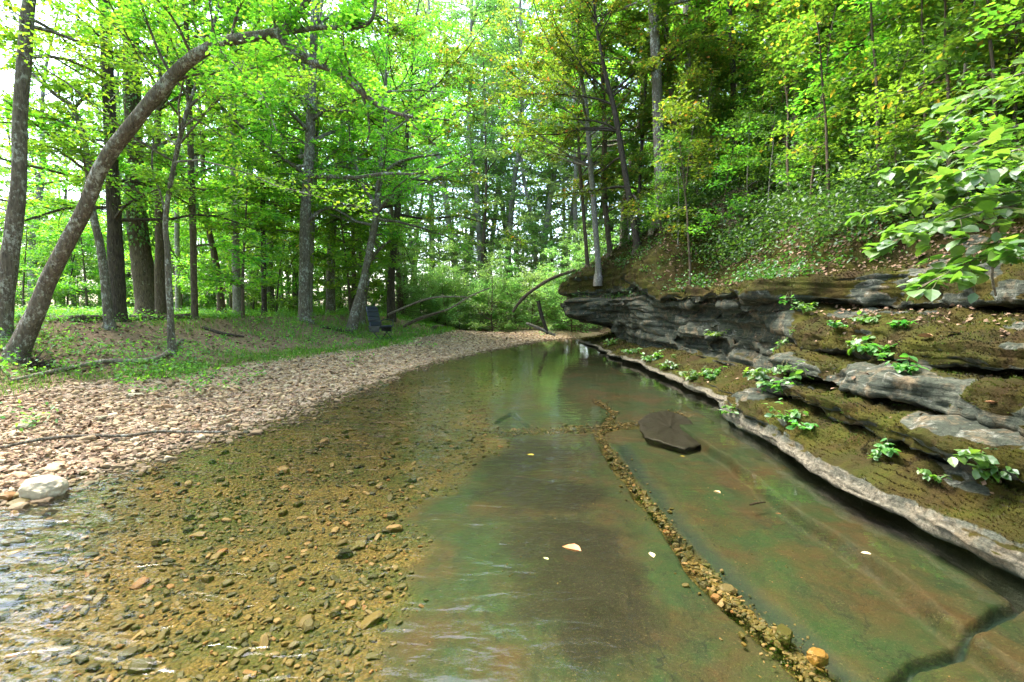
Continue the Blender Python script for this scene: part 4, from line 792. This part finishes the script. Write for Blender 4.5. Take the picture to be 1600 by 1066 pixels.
# ------------------------------------------------------------------ fallen wood
def stick(name, label, px, wpx, mat, cat, lift=.0, d=None, sides=9, zend=None, off=None):
    P = []; Wd = np.broadcast_to(wpx, (len(px),))
    for k, (u, v) in enumerate(px):
        p = PD(u, v, d[k] if np.ndim(d) else d) if d is not None else on_left(u, v)
        if zend is not None and p[2] < zend: p = PZ(u, v, zend)
        P.append(p)
    P = np.array(P); Rr = .5 * Wd * P[:, 1] / FPX
    if d is None: P[:, 2] += Rr * .6 + lift
    mb = MB(); o0 = P.mean(0); trunk_tube(mb, P - o0, Rr, sides, 5, .12, int(px[0][0]) % 31); o = mb.build(name, mat, smooth=True); o.location = o0; return tag(o, label, cat)
DW = M['deadwood']
stick('fallen_log', 'long dark fallen log lying along the bank behind the arching trunk', [(30, 507), (80, 504), (120, 506), (180, 513), (230, 517), (306, 518)], [10, 11, 11, 10, 9, 8], bb, 'log', .04)
stick('fallen_branch', 'long pale bare branch lying at the foot of the earth bank', [(18, 599), (60, 590), (110, 580), (168, 569), (205, 570), (242, 566), (262, 556), (276, 540), (285, 534)], [5, 6, 7, 7, 8, 8, 8, 7, 4], DW, 'branch', .03)
stick('fallen_branch', 'short dark stick between the long pale branch and the gravel', [(238, 584), (262, 579), (285, 577), (310, 577)], [4, 4, 3, 2], bd_, 'stick', .02)
stick('fallen_branch', 'thin grey stick lying across the gravel and reaching into the water', [(0, 707), (60, 694), (100, 689), (150, 687), (200, 687), (240, 681), (268, 680), (310, 681), (356, 680)], [5, 5, 5, 5, 5, 5, 4, 4, 3], bg_, 'stick', .035, zend=.015)
stick('fallen_branch', 'dark stick lying in the grass on top of the bank', [(318, 519), (345, 522), (365, 527), (382, 529)], [5, 5, 4, 3], bd_, 'stick', .03)
stick('fallen_branch', 'short dark log ending at the foot of the leaning tree by the chair', [(502, 514), (525, 518), (552, 524)], [4, 5, 6], bd_, 'log', .05)
stick('fallen_tree', 'pale fallen limb slanting up from the grass right of the chair, highest of three', [(606, 492), (640, 477), (665, 468), (690, 464), (730, 464)], [3.5, 3.5, 3.5, 3, 2], DW, 'limb', d=21.5)
stick('fallen_tree', 'dark broken limb lowest of the three right of the chair', [(630, 511), (650, 500), (672, 492), (694, 486)], [5, 5, 4, 3], bb, 'limb', d=21)
stick('fallen_tree', 'long pale limb slanting up towards the creek bend', [(640, 506), (680, 490), (705, 481), (735, 463), (765, 450)], [3.5, 3.5, 3, 2.5, 2], DW, 'limb', d=22.5)
stick('fallen_log', 'brown log lying on the gravel at the bend of the creek', [(678, 517), (705, 513), (735, 511), (775, 506), (815, 503)], [7, 7, 6, 4, 3], bb, 'log', .08)
stick('hanging_limb', 'broken brown limb hanging from the far end of the cliff', [(801, 488), (811, 473), (828, 457), (850, 442), (872, 431), (900, 422)], [4, 5, 5, 5, 5, 5], bb, 'limb', d=21.5)
stick('dead_sapling', 'dark dead stem standing under the hanging roots at the cliff end', [(841, 470), (846, 492), (856, 522)], [6, 6, 5], bd_, 'stem', d=21.8)
stick('driftwood', 'pale twisted driftwood at the waterline under the cliff end', [(822, 505), (840, 512), (855, 519), (868, 524)], [4, 5, 5, 4], DW, 'driftwood', d=21.8)
rng = np.random.default_rng(31); mb = MB(); m = 70; st = np.array([PD(u, v, 21.6) for u, v in zip(rng.uniform(878, 905, m), rng.uniform(440, 456, m))]) + rng.normal(0, .25, (m, 3)) * [.3, 1, .2]
q = [st]; d = np.stack([rng.normal(-.25, .25, m), rng.normal(0, .25, m), -np.ones(m)], 1); Ls = rng.uniform(.3, 1.1, m)
for _ in range(5): d = d + rng.normal(0, .2, d.shape); d /= np.linalg.norm(d, axis=1, keepdims=True); q.append(q[-1] + d * (Ls / 5)[:, None])
tubes(mb, np.stack(q, 1), rng.uniform(.004, .012, m)[:, None] * np.linspace(1, .3, 6)[None], 4, (1, .2, .1)); tag(mb.build('hanging_roots', bb), 'tangle of brown roots hanging from the far end of the cliff', 'roots')
p = on_left(52, 560); rng = np.random.default_rng(9); mb = MB(); m = 46; a = rng.uniform(0, 6.28, m); q = [np.tile([0, 0, .05], (m, 1)) + rng.normal(0, .03, (m, 3))]; d = np.stack([np.cos(a), np.sin(a), rng.uniform(-.1, .9, m)], 1)
for _ in range(4): d = d + rng.normal(0, .3, d.shape); d /= np.linalg.norm(d, axis=1, keepdims=True); q.append(q[-1] + d * rng.uniform(.04, .09, m)[:, None])
tubes(mb, np.stack(q, 1), .012 * np.linspace(1, .4, 5)[None] * np.ones((m, 1)), 4); o = mb.build('root_clump', bd_); o.location = p + np.array([.1, -.1, 0]); tag(o, 'dark clump of dead roots at the foot of the arching trunk', 'root clump')

# ------------------------------------------------------------------ folding chair
def rbox(mb, sx, sy, sz, Mx, b=.02):
    """box with chamfered edges"""
    V, F = [], []
    h = np.array([sx, sy, sz]) / 2; b = min(b, h.min() * .6); pts = []
    for ax in range(3):
        for s1 in (-1, 1):
            for s2, s3 in ((-1, -1), (1, -1), (1, 1), (-1, 1)):
                p = np.zeros(3); o1, o2 = (ax + 1) % 3, (ax + 2) % 3; p[ax] = s1 * h[ax]; p[o1] = s2 * (h[o1] - b); p[o2] = s3 * (h[o2] - b); pts.append(p)
    import bmesh
    bm = bmesh.new()
    for p in pts: bm.verts.new(p)
    bmesh.ops.convex_hull(bm, input=bm.verts); bm.verts.index_update(); bmesh.ops.triangulate(bm, faces=bm.faces)
    V = np.array([v.co[:] for v in bm.verts]); F = np.array([[v.index for v in f.verts] for f in bm.faces]); bm.free()
    Mx = np.array(Mx); mb.add(V @ Mx[:3, :3].T + Mx[:3, 3], F)
def simple(name, col, rough, spec=.5):
    g = NG(name); n = g.noise(g.pos(obj=True), 40, 4); g.principled(g.mix(n, tuple(c * .8 for c in col), tuple(c * 1.25 for c in col)), rough, g.bump(n, .2, .003), spec); return g.m
M['chair_cloth'] = simple("chair_cloth", (.028, .034, .050), .42); M['chair_frame'] = simple("chair_frame", (.018, .020, .026), .35); M['chair_pocket'] = simple("chair_pocket", (.035, .034, .030), .6)
cx, cyy = -4.62, 16.9; ch_ = empty('folding_chair', (cx, cyy, ground(cx, cyy) - .02), 'black folding camp chair standing in the grass by the gravel bar', 'chair', rz=R(-118)); ch_.scale = (1.05,) * 3
def Tm(x, y, z, rx=0, ry=0): return Matrix.Translation((x, y, z)) @ Matrix.Rotation(rx, 4, 'X') @ Matrix.Rotation(ry, 4, 'Y')
mb = MB(); rbox(mb, .54, .50, .07, Tm(0, .05, .42, .10)); mb.build('seat', M['chair_cloth'], ch_)
mb = MB()
for k in range(4): rbox(mb, .54, .055, .155, Tm(0, -.20 - .045 * k, .52 + .155 * k, .28)); 
mb.build('backrest', M['chair_cloth'], ch_)
mb = MB(); rbox(mb, .50, .06, .10, Tm(0, -.345, 1.06, .28)); mb.build('headrest', M['chair_cloth'], ch_)
for sx in (-1, 1):
    mb = MB(); rbox(mb, .035, .44, .20, Tm(sx * .285, .03, .36)); mb.build('side_panel', M['chair_pocket'], ch_)
    mb = MB(); trunk_tube(mb, [(sx * .30, -.22, .62), (sx * .31, -.05, .655), (sx * .31, .18, .65), (sx * .30, .30, .62), (sx * .295, .31, .45)], [.016] * 5, 8, 5, 0); mb.build('armrest', M['chair_frame'], ch_, smooth=True)
    for y0, y1 in ((.30, -.22), (-.24, .30)):
        mb = MB(); trunk_tube(mb, [(sx * .29, y0, .46), (sx * .295, (y0 + y1) / 2, .23), (sx * .30, y1, 0)], [.013] * 3, 8, 3, 0); mb.build('leg', M['chair_frame'], ch_, smooth=True)
mb = MB(); trunk_tube(mb, [(-.3, .29, .05), (0, .29, .06), (.3, .29, .05)], [.012] * 3, 8, 3, 0); mb.build('crossbar', M['chair_frame'], ch_, smooth=True)

# ------------------------------------------------------------------ leaves floating on or lying under the water
def one_leaf(label, u, v, ln, col, yaw, curl=.25, z=.006, name='floating_leaf'):
    V = LEAF_L[0].copy(); V = np.array(V); V[:, 2] = curl * (np.abs(V[:, 0]) * 1.4 + .8 * (V[:, 1] - .5) ** 2); V[:, 1] -= .5
    mb = MB(); mb.add(V * ln, LEAF_L[1], .5); mb.add(V * ln, LEAF_LT, .5)
    key = 'leafcol%.2f%.2f' % (col[0], col[1])
    if key not in M:
        g = NG("fallen_leaf_skin"); n = g.noise(g.pos(obj=True), 45, 5); g.principled(g.mix(n, tuple(c * .65 for c in col), col), .6, g.bump(n, .4, .003), .3); M[key] = g.m
    o = mb.build(name, M[key]); o.location = PZ(u, v, z); o.rotation_euler = (.05, .06, yaw); return tag(o, label, 'leaf')
one_leaf('large orange brown curled leaf floating over the dark patch', 893, 861, .125, (.55, .24, .09), 1.2, .55, .012)
one_leaf('small yellow leaf floating far out in the middle of the creek', 829, 711, .075, (.55, .42, .03), 1.4, .2)
one_leaf('tiny pale green leaf left of the large orange brown one', 853, 873, .038, (.40, .42, .16), 1.0, .2)
one_leaf('narrow cream leaf floating above the green slab', 1018, 868, .062, (.58, .46, .24), .1, .4)
one_leaf('tan curled leaf over the brown slab near the right ledge', 1120, 771, .06, (.52, .36, .15), .8, .8, .012)
one_leaf('broad cream leaf floating alone over the brown slab', 1353, 865, .062, (.62, .50, .27), 1.5, .2)
one_leaf('yellow leaf sunk beside the dark flat slab', 1066, 713, .06, (.40, .30, .04), 1.5, .1, -.2)
one_leaf('orange leaf caught under the white ledge lip', 1305, 752, .06, (.40, .17, .04), 1.3, .3, .01)
one_leaf('small brown leaf sunk on the slab right of the tan curled leaf', 1216, 803, .05, (.16, .075, .03), 1.4, .2, -.21)
mb = MB(); P = np.array([PZ(u, v, -.2) for u, v in ((1172, 789), (1182, 786), (1196, 785))]); trunk_tube(mb, P, [.008, .01, .006], 6, 3, .1); tag(mb.build('twig', bd_), 'short dark twig sunk on the brown slab', 'twig')
one_leaf('pale grey dead leaf on the upper mossy shelf', 1478, 517, .17, (.36, .35, .34), 1.3, .1, .0, 'dead_leaf').location = on_cliff(1478, 519) + np.array([0, 0, .03])
one_leaf('curled brown leaf lying on the mossy shelf', 1440, 528, .12, (.30, .15, .07), .6, .7, .0, 'dead_leaf').location = on_cliff(1440, 530) + np.array([0, 0, .03])
one_leaf('brown leaf on the rock ledge near the right edge', 1543, 629, .08, (.28, .14, .07), 1.2, .5, .0, 'dead_leaf').location = on_cliff(1543, 630) + np.array([0, 0, .02])

# ------------------------------------------------------------------ plants on the ledges
LS = M['leaf_shrub']
def leafy(name, label, P, h, n, ls, rng, cat='plant', group=None, spreadr=.5, lean=(0, 0), mat=None, hang=False):
    root = empty(name, P, label, cat, group); st = MB(); lv = MB(); a = rng.uniform(0, 6.28, n); dz = -1 if hang else 1
    d = np.stack([np.cos(a) * spreadr + lean[0], np.sin(a) * spreadr + lean[1], dz * np.ones(n)], 1); d /= np.linalg.norm(d, axis=1, keepdims=True); L = h * rng.uniform(.5, 1.1, n); q = [rng.normal(0, h * .08, (n, 3)) * [1, 1, .1]]
    for _ in range(4): d = d + rng.normal(0, .15, d.shape) + np.stack([np.cos(a) * .12, np.sin(a) * .12, np.full(n, -.12)], 1); d /= np.linalg.norm(d, axis=1, keepdims=True); q.append(q[-1] + d * (L / 4)[:, None])
    T = np.stack(q, 1); tubes(st, T, max(.0022, h * .008) * np.linspace(1, .4, 5)[None] * np.ones((n, 1)), 4, (1, .3, .1)); st.build('stem', M['stem'], root)
    m = n * 7; i = np.repeat(np.arange(n), 7); t = rng.uniform(1.2, 3.999, m); k = t.astype(int); p = T[i, k] + (T[i, k + 1] - T[i, k]) * (t - k)[:, None]
    leaves(lv, p, ls, rng, .35, True, None, .25, 1.05); lv.build('leaves', mat or LS, root); return root
rng = np.random.default_rng(61)
W = [(1185, 585, .26, 9, .075, 'leafy weed hanging over the lip at the inner end of the mossy ledges'), (1205, 612, .24, 8, .07, 'bushy green weed in the gap between cliff and mossy ledges'), (1222, 655, .20, 8, .06, 'low green weed trailing down to the white lip'),
     (1138, 640, .14, 5, .055, 'small weed standing right at the water by the ledge corner'), (1250, 668, .14, 5, .05, 'little fern-like plant on the lowest mossy ledge'), (1240, 590, .2, 6, .085, 'broad-leaved plant on the inner edge of the second ledge'),
     (1078, 584, .30, 10, .085, 'dense clump of drooping green leaves on the low bench under the cliff'), (1108, 585, .26, 8, .08, 'second drooping clump right of the dense one on the bench'), (1372, 552, .22, 9, .085, 'largest leafy plant on the upper mossy shelf'), (1335, 548, .18, 6, .07, 'leafy plant left of the largest one on the upper mossy shelf'),
     (1412, 572, .15, 4, .075, 'drooping three-leaved plant right of the largest shelf plant'), (1350, 498, .16, 6, .06, 'small plant under the upper overhanging rock'), (1306, 505, .15, 5, .05, 'tiny plant at the left end of the upper shelf'), (1383, 700, .13, 4, .055, 'bright seedling in the middle of the lowest mossy ledge'),
     (1362, 714, .08, 3, .04, 'tiny seedling just below the bright seedling'), (1535, 722, .13, 4, .07, 'light green seedling on the crease near the right edge'), (1550, 748, .12, 4, .06, 'dark green seedling below the light green one near the right edge'), (1450, 742, .16, 3, .045, 'wispy pale seedling hanging over the lowest ledge'), (1258, 482, .3, 8, .06, 'trailing vine leaves at the corner where the cliff meets the near block'),
     (948, 532, .35, 7, .09, 'bright weed on the far end of the bench under the cliff'), (980, 546, .30, 7, .09, 'weed left of the middle of the bench under the cliff'), (1012, 556, .32, 8, .09, 'weed in the middle of the bench under the cliff'), (1040, 570, .30, 8, .085, 'weed beside the dense drooping clump on the bench'), (1110, 532, .22, 6, .07, 'bright tuft growing from a crack in the cliff face'), (1410, 505, .13, 4, .055, 'small three-leaved plant on the far part of the upper shelf')]
for u, v, h, n_, ls, lab in W: leafy('ledge_plant', lab, on_cliff(u, v), h * 1.15, int(n_ * 1.5), ls * 1.1, rng, 'plant', None, .7, (-.35, -.2))
for u, v in ((1228, 455), (1240, 500), (1222, 530), (1236, 555)): leafy('trailing_vine', 'trailing vine hanging down the corner between cliff and near block', on_cliff(u, v), .35, 7, .05, rng, 'vine', 'trailing vines at the cliff corner', .5, (-.3, -.2), None, True)

# broad-leaved shrub reaching in from the right
rng = np.random.default_rng(71); root = empty('broadleaf_shrub', (5.6, 3.4, HR(5.6, 3.4)), 'shrub with large round bright green leaves reaching in from the right edge', 'shrub'); off = np.array(root.location)
BR = [([(1690, 330), (1620, 322), (1560, 325), (1500, 342), (1430, 362), (1372, 388)], 2.9, 6), ([(1690, 275), (1620, 268), (1560, 272), (1490, 290), (1420, 312), (1352, 336)], 3.1, 6), ([(1690, 190), (1620, 190), (1560, 208), (1500, 236), (1440, 256), (1392, 270)], 3.3, 6),
      ([(1690, 380), (1620, 378), (1570, 392), (1530, 402), (1485, 425), (1442, 446)], 2.7, 5), ([(1690, 120), (1620, 112), (1560, 128), (1510, 155), (1465, 195)], 3.5, 5), ([(1690, 235), (1630, 228), (1570, 240), (1520, 262), (1470, 282)], 2.8, 5), ([(1690, 300), (1620, 296), (1560, 305), (1500, 322), (1450, 345), (1400, 360)], 3.4, 5)]
lv = MB()
for px, d, wp in BR:
    b = np.array([PD(u, v, d + .1 * math.sin(u * .02)) for u, v in px]) - off; b = np.vstack([[b[0] * .45 + np.array([0, 0, .1])], b]); b[0] = b[0] * .9
    mb = MB(); T, Rb = trunk_tube(mb, b, np.linspace(wp, 1.5, len(b)) * .5 * d / FPX, 6, 6, .08, int(d * 10)); mb.build('branch', bg_, root, smooth=True)
    sub_ = []; k0 = len(T) // 4
    for k in range(k0, len(T)):
        dirv = T[min(k + 1, len(T) - 1)] - T[k - 1]; dirv /= np.linalg.norm(dirv); sgn = 1 if k % 2 else -1; side = np.cross(dirv, [0, 0, 1.]) * sgn
        L = .58 * (1.1 - k / len(T)) * rng.uniform(.5, 1.2); dd_ = dirv * .6 + side * .75 + np.array([0, 0, rng.normal(-.05, .15)]); q = [T[k]]
        for _ in range(3): dd_ = dd_ + rng.normal(0, .12, 3) - np.array([0, 0, .05]); dd_ /= np.linalg.norm(dd_); q.append(q[-1] + dd_ * L / 3)
        sub_.append(q)
        nn = max(3, int(L / .036)); tq = rng.uniform(.4, 2.999, nn); kk = tq.astype(int); qa = np.array(q); pp = qa[kk] + (qa[kk + 1] - qa[kk]) * (tq - kk)[:, None]
        yw = np.arctan2(dd_[1], dd_[0]) - np.pi / 2 + rng.choice([-1, 1], nn) * rng.uniform(.3, 1.1, nn); leaves(lv, pp, .088, rng, .36, True, yw, .25, 1.12)
        leaves(lv, T[k:k+1], .10, rng, .3, True, None, .3, 1.1)
    sm = MB(); tubes(sm, np.array(sub_), .0028 * np.linspace(1, .5, 4)[None] * np.ones((len(sub_), 1)), 4, (.2, .3, .9)); lv.merge(sm, 1)
lv.build('leaves', [LS, M['stem']], root)
stick('bare_twig', 'pale bare twig standing on the upper ledge under the broad-leaved shrub', [(1556, 462), (1550, 430), (1556, 398), (1566, 365), (1582, 342), (1612, 318)], [3, 3.5, 5, 5, 4, 3], bp, 'twig', d=[4.6, 4.4, 4.2, 4.0, 3.9, 3.8])

# ------------------------------------------------------------------ moss, grass, ground cover, dead leaves
rng = np.random.default_rng(91); G1 = G.ravel()
MT = (np.array([[-.16, 0, 0], [.16, 0, 0], [.02, .15, 1], [0, -.16, 0], [.03, .16, 0], [-.25, .05, .85], [.1, -.1, 0], [.15, .1, 0], [.4, .0, .8]]), np.array([[0, 1, 2], [3, 4, 5], [6, 7, 8]]))
nzv = NV[:, 2]; mn = fbm(CV * 1.7, 4); vis = (CW / np.maximum(DIST, 1.5) ** 2) * (CV[:, 1] > 1.2) * (CV[:, 1] < 24) * (G1 > 5.4) * (G1 < 25)
P, Nn, i = cliff_pts(90000, vis * sstep(nzv * .75 + mn * 1.3 + mossa.ravel(), .40, .8), rng)
n = len(P); s_ = (.007 + .0026 * DIST[i]) * rng.uniform(.5, 1.4, n); mb = MB()
yaw = np.arctan2(Nn[:, 1], Nn[:, 0]) - np.pi / 2; tiltv = np.arccos(np.clip(Nn[:, 2], -1, 1)) * .75
rot = rots(yaw, -tiltv, 0 * yaw) @ rots(rng.uniform(0, 6.28, n), rng.normal(0, .45, n), rng.normal(0, .45, n)); stamp(mb, MT[0], MT[1], P - Nn * .004, rot, s_, np.clip(.40 + 2.1 * fbm(P * 1.9, 4) + .25 * sstep(P[:, 2], 1.1, 1.5) + rng.normal(0, .16, n), 0, 1))
tag(mb.build('moss', M['moss']), 'brown and olive moss cushions covering the rock steps', 'moss', kind='stuff')
# grass
GB = (np.array([[-.04, 0, 0], [.04, 0, 0], [.032, .12, .55], [-.032, .12, .55], [0, .42, 1.0]]), np.array([[0, 1, 2], [0, 2, 3], [3, 2, 4]]))
n = 150000; y = logy(n, 4, 34, rng); x = rng.uniform(-1.15, .05, n) * y; xs, xg = left_geo(x, y); u = xg - x
pn = fbm(np.stack([x * .8, y * .8, 0 * x], 1), 4)
dens = np.clip(1.0 * np.exp(-((u - .35) / .55) ** 2) * sstep(y, 6.5, 10) + .55 * sstep(u, 3.4, 6) + .40 * (pn > .05) + .7 * (sstep(y, 15, 18) * (u > 0)), 0, 1) * (u > -.25) * (.35 + .65 * (pn > -.15))
k = rng.random(n) < dens; x, y = x[k], y[k]; n = len(x); P = np.stack([x, y, HL(x, y) - .01], 1); s_ = (.055 + .0068 * y) * rng.uniform(.5, 1.3, n)
mb = MB(); stamp(mb, GB[0], GB[1], P, rots(rng.uniform(0, 6.28, n), rng.normal(.1, .3, n), rng.normal(0, .3, n)), np.stack([s_ * (.8 + .02 * y), s_, s_], 1)); tag(mb.build('grass', M['grass']), 'bright green grass along the gravel edge and on the bank', 'grass', kind='stuff')
# low leafy cover
def cover(name, P, hgt, ls, n_per, label, mat):
    n = len(P); i = np.repeat(np.arange(n), n_per); h = hgt * rng.uniform(.3, 1.2, n)
    q = P[i] + np.stack([rng.normal(0, .45, len(i)) * h[i], rng.normal(0, .45, len(i)) * h[i], rng.uniform(.15, 1, len(i)) * h[i]], 1)
    mb = MB(); d_ = np.linalg.norm(q - np.array([0, 0, CAM_H]), axis=1); s = ls * (1 + .035 * d_); yaw = rng.uniform(0, 6.28, len(i))
    for a in range(1): stamp(mb, LEAF_S[0], LEAF_S[1], q, rots(yaw, rng.normal(-.2, .45, len(i)), rng.normal(0, .4, len(i))), np.stack([s * rng.uniform(.7, 1.3, len(i))] * 3, 1))
    return tag(mb.build(name, mat), label, name.replace('_', ' '), kind='stuff')
n = 9000; y = logy(n, 4, 32, rng); x = rng.uniform(-1.15, -.1, n) * y; xs, xg = left_geo(x, y); u = xg - x; pn = fbm(np.stack([x * .6, y * .6, 0 * x + 4], 1), 4)
k = (u > -.9 - .9 * (pn > .1)) & (rng.random(n) < np.where(u < .1, .10 + .35 * (pn > .1), 1)) & (rng.random(n) < np.clip(.22 + .8 * sstep(u, 3, 6) * (pn > -.1) + .6 * (pn > .12), 0, 1) * .8) & (u < 16); x, y = x[k], y[k]
cover('bank_herbs', np.stack([x, y, HL(x, y)], 1), .30, .045, 9, 'low leafy herbs scattered over the left bank', M['leaf_mid'])
hs = vis * 0 + (CW / np.maximum(DIST, 3) ** 1.6) * (CV[:, 1] > 1.5) * (CV[:, 1] < 30) * (CV[:, 0] < 22) * (G1 > 22.3)
P, Nn, i = cliff_pts(13000, hs * (G1 > 23.6) * (fbm(CV * .8, 4) > -.22), rng); cover('slope_undergrowth', P, .85, .058, 16, 'leafy undergrowth scattered over the right slope', M['leaf_under'])
P, Nn, i = cliff_pts(380, (CW / np.maximum(DIST, 3) ** 1.5) * (CV[:, 1] > 7) * (CV[:, 1] < 24) * (((G1 > 21.2) & (G1 < 24)) | ((G1 > 17) & (G1 < 19) & (CV[:, 1] > 12))), rng); cover('cliff_top_herbs', P, .34, .05, 12, 'leafy herbs along the top edge of the cliff', M['leaf_under'])
# dead leaves
mb = MB(); n = 30000; y = logy(n, 3, 26, rng); x = rng.uniform(-1.15, .05, n) * y; xs, xg = left_geo(x, y); u = xg - x
k = ((u > .2) & (rng.random(n) < .75)) | ((x < xs - .1) & (rng.random(n) < .6)); x, y = x[k], y[k]; n = len(x); s_ = (.045 + .003 * y) * rng.uniform(.6, 1.3, n)
stamp(mb, LEAF_S[0], LEAF_S[1], np.stack([x, y, HL(x, y) + .025], 1), rots(rng.uniform(0, 6.28, n), rng.normal(0, .3, n), rng.normal(0, .4, n)), np.stack([s_ * 1.2, s_, s_], 1)); tag(mb.build('bank_litter', M['litter']), 'brown dead leaves strewn over the left bank and gravel', 'dead leaves', kind='stuff')
mb = MB(); hw = (CW / np.maximum(DIST, 3) ** 1.7) * (CV[:, 1] > 1.5) * (CV[:, 1] < 30) * (CV[:, 0] < 20)
P, Nn, i = cliff_pts(24000, hw * ((G1 > 22.4) + .5 * ((G1 > 16.5) & (G1 < 19)) + .025 * ((G1 > 6) & (G1 < 16))) * (nzv > .3), rng); n = len(P); s_ = (.03 + .003 * DIST[i]) * rng.uniform(.6, 1.3, n)
yaw = np.arctan2(Nn[:, 1], Nn[:, 0]) - np.pi / 2; tl = np.arccos(np.clip(Nn[:, 2], -1, 1))
stamp(mb, LEAF_S[0], LEAF_S[1], P + Nn * .02, rots(yaw, -tl, 0 * yaw) @ rots(rng.uniform(0, 6.28, n), rng.normal(0, .3, n), rng.normal(0, .4, n)), np.stack([s_ * 1.2, s_, s_], 1)); tag(mb.build('slope_litter', M['litter']), 'brown dead leaves strewn over the right slope and shelves', 'dead leaves', kind='stuff')
